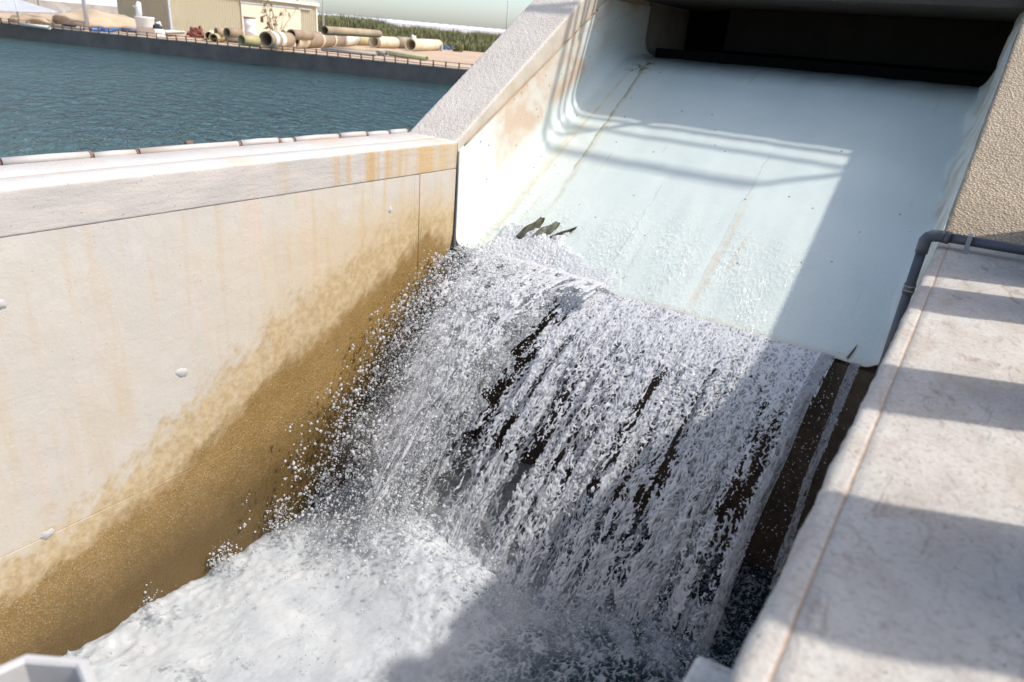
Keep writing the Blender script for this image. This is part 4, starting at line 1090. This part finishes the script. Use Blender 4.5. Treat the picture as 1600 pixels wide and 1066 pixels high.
q = [SB - su * .3 - sw * .3 + Vector((0, 0, EH + .2)), SR + su * .3 - sw * .3 + Vector((0, 0, EH + .2)), SR + su * .3 + sw * SD * .5 + Vector((0, 0, EH + 1.1)), SB - su * .3 + sw * SD * .5 + Vector((0, 0, EH + 1.1)), SR + su * .3 + sw * (SD + .3) + Vector((0, 0, EH + .2)), SB - su * .3 + sw * (SD + .3) + Vector((0, 0, EH + .2))]
v = [bm.verts.new(p) for p in q]
bm.faces.new((v[0], v[1], v[2], v[3])); bm.faces.new((v[3], v[2], v[4], v[5])); bm.faces.new((v[0], v[3], v[5])); bm.faces.new((v[1], v[4], v[2]))
bmesh.ops.solidify(bm, geom=list(bm.faces), thickness=.06)
link('roof', bm_mesh('roof', bm), MAT['cream_trim'], sh)

# ------------------------------------------------------------------ pipes of the yard: (left foot, right foot) seen positions on the ground, thickness in pixels
def yard_pipe(pl, pr, dpx, mat, label, z=0.0, rings=None, ringmat=None, wall=.07, name='pipe_section', group='large pipe sections stored in the yard'):
    a = ground_at(pl[0], pl[1], G + z); b = ground_at(pr[0], pr[1], G + z)
    r = .5 * dpx * depth((a + b) / 2) / FPX
    a = a + Vector((0, 0, r)); b = b + Vector((0, 0, r))
    t = empty(name, ((a + b) / 2 - Vector((0, 0, r)))[:], label, 'pipe', group)
    link('barrel', bm_mesh('barrel', hollow_bm(a, b, r, max(wall * r * 2, .012), 22)), MAT[mat], t)
    for q0, q1 in (rings or []):
        link('collar', bm_mesh('collar', hollow_bm(a.lerp(b, q0), a.lerp(b, q1), r * 1.07, r * .05, 22)), MAT[ringmat], t)
    return t
YP = [
 ((327, 64), (338, 60), 13, 'p_cream', 'short cream pipe stub with a dark mouth, leftmost of the yard pipes', 0),
 ((334, 67), (350, 65), 13, 'p_olive', 'mossy olive pipe end next to the leftmost cream stub', 0),
 ((338, 57.5), (354, 58.5), 13, 'p_tan', 'pale tan pipe lying behind the mossy pipe end', .30),
 ((355, 66), (378, 68), 17, 'p_grey', 'grey pipe with a dark mouth left of the yellow pair', 0),
 ((355, 59), (376, 60), 14, 'p_brown', 'grey-brown pipe lying behind the grey one with a dark mouth', .42),
 ((378, 71), (398, 72), 13, 'p_olive', 'lower yellow pipe of the pair left of the white elbow', 0),
 ((378, 72), (402, 73), 16, 'p_olive', 'upper yellow pipe resting on the other yellow one', .78),
 ((428, 77.5), (456, 78), 16, 'p_cream', 'lower ribbed cream pipe with pale collars beside the long brown one', 0, [(.02, .16), (.32, .48), (.66, .8)], 'p_white'),
 ((455, 62.5), (485, 63.5), 15, 'p_brown', 'brown pipe lying close before the right end of the shed', .48),
 ((456, 76), (534, 73), 22, 'p_brown', 'long brown pipe with a cream collar round its dark mouth', 0, [(.0, .18), (.44, .47), (.70, .73)], 'p_cream'),
 ((531, 73), (552, 71), 22, 'p_white', 'whitish pipe end wrapped in torn film, at the end of the long brown pipe', 0),
 ((531, 55), (593, 58), 11, 'p_tan', 'lower of two very long tan pipes in front of the reeds', 0),
 ((507, 55), (592, 59), 12, 'p_tan', 'upper of two very long tan pipes in front of the reeds', 1.25),
 ((556, 71), (583, 72), 14, 'p_olive', 'yellowish pipe with a dark mouth between the film-wrapped end and the cream pair', 0),
 ((584, 75), (617, 76), 17, 'p_cream', 'glossy cream pipe joined to a brown length, behind the thin green pipe', 0, [(.0, .08)], 'p_brown'),
 ((617, 75.5), (638, 76.5), 17, 'p_brown', 'brown pipe length joined to the glossy cream pipe', 0),
 ((592, 59), (620, 61), 12, 'p_tan', 'tan pipe lying behind the glossy cream pipe, before the reeds', 0),
 ((641, 80), (684, 79), 17, 'p_cream', 'pale cream pipe with a wide rusty mouth, rightmost of the yard pipes', 0),
]
for d in YP:
    yard_pipe(d[0], d[1], d[2], d[3], d[4], d[5], *(d[6:] if len(d) > 6 else ()))
# a big ribbed pipe of nested rings
t = yard_pipe((416, 74), (452, 74), 22, 'p_tan', 'thick ribbed tan pipe with two white collars on top of the cream ones', .20, [(.14, .30), (.42, .60)], 'p_white')
# thin lengths at the water side
TP = [((519, 79), (590, 84), 6.5, 'p_tan', 'thin tan pipe lying uppermost of the slim pipes near the bank', 0),
      ((503, 80), (588, 88.5), 6, 'p_grey', 'thin grey-green pipe lying nearest the bank left of the green one', 0),
      ((590, 86), (604, 88), 6.5, 'p_grey', 'short grey offcut between the grey-green and the green slim pipes', 0),
      ((602, 86), (667, 95.5), 7, 'p_green', 'thin pale green pipe lying apart towards the right near the bank', 0),
      ((33, 41), (78, 46), 5, 'p_white', 'long white pipe lying on the bank at the far left', 0),
      ((70, 42), (132, 49), 6, 'p_grey', 'long pale grey pipe lying beside the thin mast at the far left', 0),
      ((100, 41), (118, 43), 3.5, 'p_dark', 'dark pipe length on top of the pale grey ones at the far left', .35),
      ((142, 50), (188, 49), 5.5, 'blue', 'bright blue pipe bundle lying between mast and shed', 0),
      ((190, 50), (216, 52), 6, 'navy', 'dark blue pipe lying between the blue bundle and the white tank', 0)]
for d in TP:
    yard_pipe(d[0], d[1], d[2], d[3], d[4], d[5], name='slim_pipe', group='slim pipes lying near the bank', wall=.06)
# row of small pipe ends below the long tan pipes
for k in range(6):
    a = ground_at(499 + 5.6 * k, 57 + .45 * k, G); d = depth(a); r = 3.0 * d / FPX
    dirv = Vector((.6, -.8, 0)).normalized()
    t = empty('pipe_end', a[:], ('first', 'second', 'third', 'fourth', 'fifth', 'last')[k] + ' small pipe end from the shed, in the row under the long tan pipes', 'pipe', 'small pipe ends in a row beside the shed')
    link('barrel', bm_mesh('barrel', hollow_bm(a + Vector((0, 0, r)), a + Vector((0, 0, r)) - dirv * 2.2, r, r * .2, 14)), MAT['p_white' if k % 2 else 'p_dark'], t)
# white elbow
a = ground_at(404, 74.5, G); r = 6.8 * depth(a) / FPX; ux = RT.copy(); ux.z = 0; ux.normalize(); uy = Vector((-ux.y, ux.x, 0))
pts = [a + Vector((0, 0, r)) + ux * (r * 2.0 * math.sin(q)) * 1.2 + uy * (r * 2.2 * (1 - math.cos(q))) for q in np.linspace(0, 1.4, 9)]
tag(tube('pipe_elbow', pts, r, MAT['p_white'], None, 16), 'fat off-white pipe elbow between the yellow pair and the ribbed pipe', 'pipe')
# white drum standing before the door
a = ground_at(392, 60, G); d = depth(a); r = 8.5 * d / FPX; h = 29 * d / FPX
t = empty('drum', a[:], 'white drum standing upright in front of the pink shed door', 'drum')
link('body', bm_mesh('body', hollow_bm(a, a + Vector((0, 0, h)), r, r * .08, 20, None, [(0, 1), (.3, 1), (.33, 1.05), (.36, 1), (.63, 1), (.66, 1.05), (.69, 1), (1, 1)])), MAT['white'], t)
link('rim', bm_mesh('rim', hollow_bm(a + Vector((0, 0, h * .97)), a + Vector((0, 0, h * 1.05)), r * 1.06, r * .2, 20)), MAT['p_brown'], t)
# white tank, sack and other yard things
a = ground_at(229, 56, G); d = depth(a); w = 13.5 * d / FPX; h = 27 * d / FPX
t = empty('water_tank', a[:], 'tall white plastic tank with a spout, in front of the shaded shed side', 'tank')
bm = hollow_bm(a, a + Vector((0, 0, h)), w, w * .06, 20, None, [(0, .84), (.04, .88), (.9, 1), (.93, 1.05), (1, 1.05)])
link('body', bm_mesh('body', bm), MAT['white'], t)
b = a - ux * (w * .55) + Vector((0, 0, h))
tube('spout', [b - Vector((0, 0, .3)), b + Vector((0, 0, .55)), b + Vector((0, 0, .75)) + ux * .08], [.16, .17, .1], MAT['white'], t, 12)
tube('spout_handle', [b + Vector((0, 0, .45)), b + Vector((0, 0, .5)) - ux * .3], .05, MAT['white'], t, 8)
def lump(name, px, py, wpx, hpx, mat, label, cat, seed, dz=0, flat=1.0, n=2):
    a = ground_at(px, py, G + dz); d = depth(a); rw_ = wpx / 2 * d / FPX; rh = hpx * d / FPX
    bv, bf = ico(4)
    q = bv.copy(); nn = fbm(q[:, 0] * 1.4 + seed, q[:, 1] * 1.4, q[:, 2] * 1.4, 4)
    q = q * (1 + .28 * nn)[:, None]
    q[:, 2] = np.maximum(q[:, 2], -.15)
    V = np.stack([a.x + q[:, 0] * rw_, a.y + q[:, 1] * rw_ * flat, a.z + (q[:, 2] + .12) * rh], -1)
    return tag(link(name, mesh_np(name, V, bf, True), MAT[mat]), label, cat)
lump('sack', 248, 57, 19, 17, 'white', 'bulging white sack beside the tall white tank', 'sack', 3)
lump('sack_cover', 247, 45, 13, 7, 'p_dark', 'dark bundle lying on top of the white sack', 'bundle', 9, dz=.75)
lump('tarpaulin', 163, 50, 40, 6, 'blue', 'crumpled blue tarpaulin between the mast and the shed', 'tarpaulin', 14, flat=.5)
obox('pallet', ground_at(256, 57, G), su, sw, .1, .1, .1, MAT['white'], None)
o = bpy.context.scene.collection.objects[-1]
tag(o, 'small pale block on the ground between sack and red hoses', 'block')
a = ground_at(258, 57.5, G); b = ground_at(288, 56.5, G)
t = empty('stacked_sheets', a[:], 'flat stack of pale sheets lying between the sack and the red hoses', 'sheets')
for k in range(3):
    u_ = (b - a); obox('sheet', a + Vector((.05 * k, .03 * k, .10 + k * .07)), u_.normalized(), sw, u_.length, 1.2, .06, MAT['p_white' if k != 1 else 'p_grey'], t)
# heap of rust red hoses
t = empty('hose_heap', ground_at(307, 59, G)[:], 'heap of rust red hoses before the cream shed front', 'hoses')
c0 = ground_at(308, 59.5, G); d = depth(c0); R0 = 16 * d / FPX
for k in range(7):
    rr_ = R0 * random.uniform(.45, .95); ph = random.uniform(0, 6); ec = random.uniform(.3, .5)
    tube('hose_loop', [c0 + ux * (rr_ * math.cos(q + ph)) + uy * (rr_ * ec * math.sin(q + ph)) + Vector((0, 0, .10 + .085 * k * (1 - .3 * abs(math.cos(q))) + .1 * math.sin(3 * q + k))) for q in np.linspace(0, 5.9, 26)], .07, MAT['red'], t, 7)
for k in range(2):
    tube('hose_tail', [c0 + ux * (R0 * (.6 + .12 * q)) + uy * (.15 * math.sin(q * 1.3 + k)) + Vector((0, 0, .07 + .06 * k)) for q in range(9)], .06, MAT['p_dark' if k else 'red'], t, 7)
# junk right of the pipes
lump('bundle', 697, 78, 12, 6, 'navy', 'dark blue bundle of scraps right of the rightmost pipe', 'scrap', 21)
lump('bundle', 690, 80, 5, 9, 'p_grey', 'small grey bundle between the rightmost pipe and the blue scraps', 'scrap', 22)
lump('bundle', 706, 78, 10, 7, 'p_dark', 'black scrap heap right of the blue scraps near the reeds', 'scrap', 25)
lump('film_scrap', 646, 62, 9, 6, 'white', 'crumpled white film on top of the rightmost cream pipe', 'scrap', 27, dz=.7)
lump('film_scrap', 560, 60, 10, 4, 'p_white', 'crumpled off-white film lying behind the film-wrapped pipe end', 'scrap', 29, dz=.3)
# black frame by the mast
a = ground_at(126, 44, G); b = ground_at(150, 46, G); d = depth(a); h = 9 * d / FPX
tag(tube('trestle', [a, a + Vector((0, 0, h)), b + Vector((0, 0, h)), b], .04, MAT['p_dark'], None, 6), 'thin dark trestle frame standing beside the mast', 'trestle')

# masts and lamps
a = ground_at(137.5, 46, G)
tag(tube('mast', [a, a + Vector((0, 0, 4)), a + Vector((0, 0, 8.5))], [.13, .11, .08], MAT['galv'], None, 12), 'thick pale mast on the bank at the far left', 'mast')
def lamp(px, py, dist, label, hgt, arm):
    dd = ground_at(px, py, G); dd = Vector((dd.x, dd.y, 0)).normalized() * dist; p = Vector((dd.x, dd.y, G))
    t = empty('street_lamp', p[:], label, 'lamp post')
    pts = [p, p + Vector((0, 0, hgt * .6)), p + Vector((0, 0, hgt))] + [p + Vector((0, 0, hgt)) - ux * (arm * math.sin(q)) * 1.0 + Vector((0, 0, arm * .8 * (1 - math.cos(q)) * 0 + arm * .5 * math.sin(q))) for q in (.4, .9, 1.4)]
    tube('pole', pts, [.10, .08, .06, .05, .05, .05], MAT['galv'], t, 8)
    e = pts[-1]
    tube('lamp_head', [e, e - ux * .5, e - ux * .9], [.07, .13, .05], MAT['p_grey'], t, 8)
lamp(789, 80, 90, 'slender street lamp with a curved arm rising behind the roughcast side wall', 6.4, 1.0)
lamp(506, 50, 82, 'slender pole rising beside the right end of the shed', 9.0, 1.0)

# ------------------------------------------------------------------ far left: wall, sand heaps, shade sail
fw = empty('yard_wall', (-84, 26, G), 'long grey concrete wall behind the sand heaps at the far left', 'wall')
wd = Vector((-.10, 1, 0)).normalized()
for k in range(10):
    o = Vector((-76, 4 + k * 4.3, G)) + Vector((-.43 * k, 0, 0))
    obox('wall_panel', o, wd, Vector((-1, -.1, 0)), 4.22, .22, 1.34, MAT['conc'], fw, .02)
gh = empty('greenhouse', (-105, 30, G), 'white plastic greenhouse roof above the grey wall left of the shed', 'greenhouse')
def plastic(name, p0, p1, h, dpt, parent, bays):
    u = (p1 - p0); Lh = u.length; u.normalize(); w = Vector((-u.y, u.x, 0))
    bm = bmesh.new(); n = bays * 8 + 1; rows = []
    for i in range(n):
        s = Lh * i / (n - 1); ar = abs(math.sin(math.pi * (i / 8.0)))
        rows.append([bm.verts.new(p0 + u * s), bm.verts.new(p0 + u * s + Vector((0, 0, h * .8 + .04 * h * ar))), bm.verts.new(p0 + u * s + w * dpt + Vector((0, 0, h * 1.05 + .04 * h * ar))), bm.verts.new(p0 + u * s + w * dpt)])
    for i in range(n - 1):
        for k in range(3): bm.faces.new((rows[i][k], rows[i + 1][k], rows[i + 1][k + 1], rows[i][k + 1]))
    return link(name, bm_mesh(name, bm), MAT['greenhouse'], parent)
plastic('plastic_roof', Vector((-100, -10, G)), Vector((-106, 80, G)), 4.0, 40, gh, 7)
lump('sand_heap', 150, 45, 120, 22, 'mound', 'larger sand heap behind the mast, left of the shed', 'sand heap', 41, flat=1.0)
lump('sand_heap', 62, 38, 90, 13, 'mound', 'low sand heap under the shade sail at the far left', 'sand heap', 47, flat=.8)
# shade sail
P0 = Vector((-47.29, 21.63, -.66)); P1 = P0 + (Vector((-46.6, 18.13, -.60)) - P0) * 2.4; P2 = P0 + (Vector((-52.1, 20.4, .30)) - P0) * 2.4
bm = bmesh.new(); g = []
for i in range(17):
    row = []
    for j in range(13):
        u = .02 + .98 * i / 16; v = j / 12
        q = P0.lerp(P1, u).lerp(P0.lerp(P2, u), v)
        q = q - Vector((0, 0, .30 * math.sin(math.pi * u) * (.6 + .4 * math.sin(math.pi * v)) + .9 * u * u * math.sin(math.pi * v) * .4))
        row.append(bm.verts.new(q))
    g.append(row)
for i in range(16):
    for j in range(12): bm.faces.new((g[i][j], g[i + 1][j], g[i + 1][j + 1], g[i][j + 1]))
bmesh.ops.solidify(bm, geom=list(bm.faces), thickness=.02)
ss = empty('shade_sail', P1[:], 'white shade sail tapering to a point at the far left of the yard', 'shade sail')
link('cloth', bm_mesh('cloth', bm), MAT['sail'], ss, True)
sp = ground_at(31, 40, G); tube('pole', [sp, sp + Vector((0, 0, 2.1))], .05, MAT['galv'], ss, 8)
tp = ground_at(138, 44, G); tube('guy_rope', [P0, tp], .015, MAT['galv'], ss, 5)
for k in range(4):
    q0 = ground_at(88 + 5 * k, 37 + k, G) + Vector((0, 0, 1.3)); tube('strut', [q0, q0 + Vector((1.0, 1.2, -1.25))], .03, MAT['p_white'], ss, 5)

# ------------------------------------------------------------------ reeds, bush, greenhouses far off
def blades(name, pts, hts, mat, width, label, cat, lean=.25):
    n = len(pts); a = rng.uniform(0, 2 * math.pi, n); dx = np.cos(a); dy = np.sin(a); le = rng.normal(0, lean, n)
    V = np.zeros((n, 5, 3)); h = hts
    w = width * rng.uniform(.6, 1.3, n); bx = rng.normal(0, 1, n) * lean * .6; by = rng.normal(0, 1, n) * lean * .6
    V[:, 0] = pts + np.stack([dx * w, dy * w, 0 * h], -1); V[:, 1] = pts - np.stack([dx * w, dy * w, 0 * h], -1)
    mid = pts + np.stack([bx * h * .35, by * h * .35, h * .6], -1)
    V[:, 2] = mid + np.stack([dx * w, dy * w, 0 * h], -1) * .9; V[:, 3] = mid - np.stack([dx * w, dy * w, 0 * h], -1) * .9
    V[:, 4] = pts + np.stack([bx * h, by * h, h * (1 - .15 * np.abs(bx + by))], -1)
    b = (np.arange(n) * 5)[:, None]
    F = np.vstack([b + [[0, 1, 3]], b + [[0, 3, 2]], b + [[2, 3, 4]]])
    return tag(link(name, mesh_np(name, V.reshape(-1, 3), F), MAT[mat]), label, cat, None, 'stuff')
# reed belt between two lines on the ground
r0 = ground_at(487, 58, G); r1 = ground_at(800, 86, G); bk_ = (r1 - r0); bdir = Vector((-bk_.y, bk_.x, 0)).normalized()
if bdir.dot(Vector((r0.x, r0.y, 0))) < 0: bdir = -bdir
n = 30000
u = rng.uniform(0, 1, n); dd = rng.uniform(0, 1, n) ** 1.3 * 16
px = r0.x + bk_.x * u + bdir.x * dd + rng.normal(0, .5, n); py = r0.y + bk_.y * u + bdir.y * dd + rng.normal(0, .5, n)
h = .86 * (2.1 + .5 * noise(px * .25, py * .25, 3) + .45 * noise(px * .8, py * .8, 7)) * (.45 + .55 * sstep(0, 4, dd)) * rng.uniform(.75, 1.12, n) * (1 + .28 * sstep(.34, .02, u)) 
blades('reeds', np.stack([px, py, np.full(n, G)], -1), h, 'reed', .075, 'belt of green and straw coloured reeds behind the pipe yard', 'reeds')
# darker tall clump at the shed's end
n = 5000; c0 = ground_at(517, 56, G); c0 = c0 + bdir * 3
px = c0.x + rng.normal(0, 3.2, n) * bk_.normalized().x + rng.normal(0, 1.2, n); py = c0.y + rng.normal(0, 3.2, n) * bk_.normalized().y + rng.normal(0, 1.2, n)
blades('cane_clump', np.stack([px, py, np.full(n, G)], -1), rng.uniform(1.5, 2.9, n), 'reed', .08, 'dark green clump of tall cane beside the right end of the shed', 'cane')
def leafy(name, px0, py0, wpx, hpx, n, size, label, cat, mat='bush'):
    a = ground_at(px0, py0, G); d = depth(a); rw_ = wpx / 2 * d / FPX; rh = hpx * d / FPX
    q = rng.normal(size=(n, 3)); q /= np.linalg.norm(q, axis=1)[:, None]; q *= (rng.uniform(0, 1, n) ** .4)[:, None]
    P = np.stack([a.x + q[:, 0] * rw_, a.y + q[:, 1] * rw_, a.z + rh * .5 + q[:, 2] * rh * .5], -1)
    T1 = rng.normal(size=(n, 3)) * size; T2 = rng.normal(size=(n, 3)) * size
    V = np.stack([P - T1 * .5, P + T2 * .5, P + T1 * .5, P - T2 * .5], 1).reshape(-1, 3)
    F = np.arange(n * 4).reshape(n, 4); return mesh_np(name, V, F), a, rh
me, a, rh = leafy('foliage', 511, 59.5, 25, 8, 900, .22, '', '')
t = empty('bush', a[:], 'low bright green bush in front of the small pipe ends', 'bush'); link('foliage', me, MAT['bush'], t)
tube('stem', [a, a + Vector((0, 0, rh * .7))], .05, MAT['twig'], t, 6)
me, a, rh = leafy('foliage', 716, 81, 14, 6, 250, .22, '', '')
t = empty('grass_tuft', a[:], 'pale dry tuft at the foot of the reeds', 'plant'); link('foliage', me, MAT['reed'], t); tube('stem', [a, a + Vector((0, 0, rh * .6))], .03, MAT['twig'], t, 5)
# sparse shrub before the shed door
a = ground_at(431, 61, G); d = depth(a); t = empty('shrub', a[:], 'sparse leggy shrub growing in front of the shed door', 'shrub')
lv = []
bm = bmesh.new()
for k in range(9):
    q = [a + Vector((random.uniform(-.3, .3), random.uniform(-.3, .3), 0))]
    dv = Vector((random.uniform(-.35, .35), random.uniform(-.5, .5), 1)).normalized()
    for i in range(5):
        q.append(q[-1] + dv * (.40 + .03 * k)); dv = (dv + Vector((random.uniform(-.35, .35), random.uniform(-.35, .35), .1))).normalized()
        for _ in range(2): lv.append(q[-1] + Vector((random.gauss(0, .22), random.gauss(0, .22), random.gauss(0, .2))))
    tube_bm(q, [.03, .026, .022, .018, .014, .01], 5, bm)
link('branches', bm_mesh('branches', bm), MAT['twig'], t)
P = np.array([v[:] for v in lv]); n = len(P); T1 = rng.normal(size=(n, 3)) * .10; T2 = rng.normal(size=(n, 3)) * .10
link('leaves', mesh_np('leaves', np.stack([P - T1, P + T2, P + T1, P - T2], 1).reshape(-1, 3), np.arange(n * 4).reshape(n, 4)), MAT['reed'], t)
# far greenhouses: long white plastic roofs on the plain
g0 = empty('greenhouse', (-330, 330, G), 'long white plastic greenhouses on the plain beyond the reeds', 'greenhouse')
def far_pt(px, dist):
    q = ground_at(px, 200, G); q = Vector((q.x, q.y, 0)).normalized() * dist; return Vector((q.x, q.y, G))
plastic('plastic_roof', far_pt(300, 330), far_pt(960, 330), 5.0, 20, g0, 46)
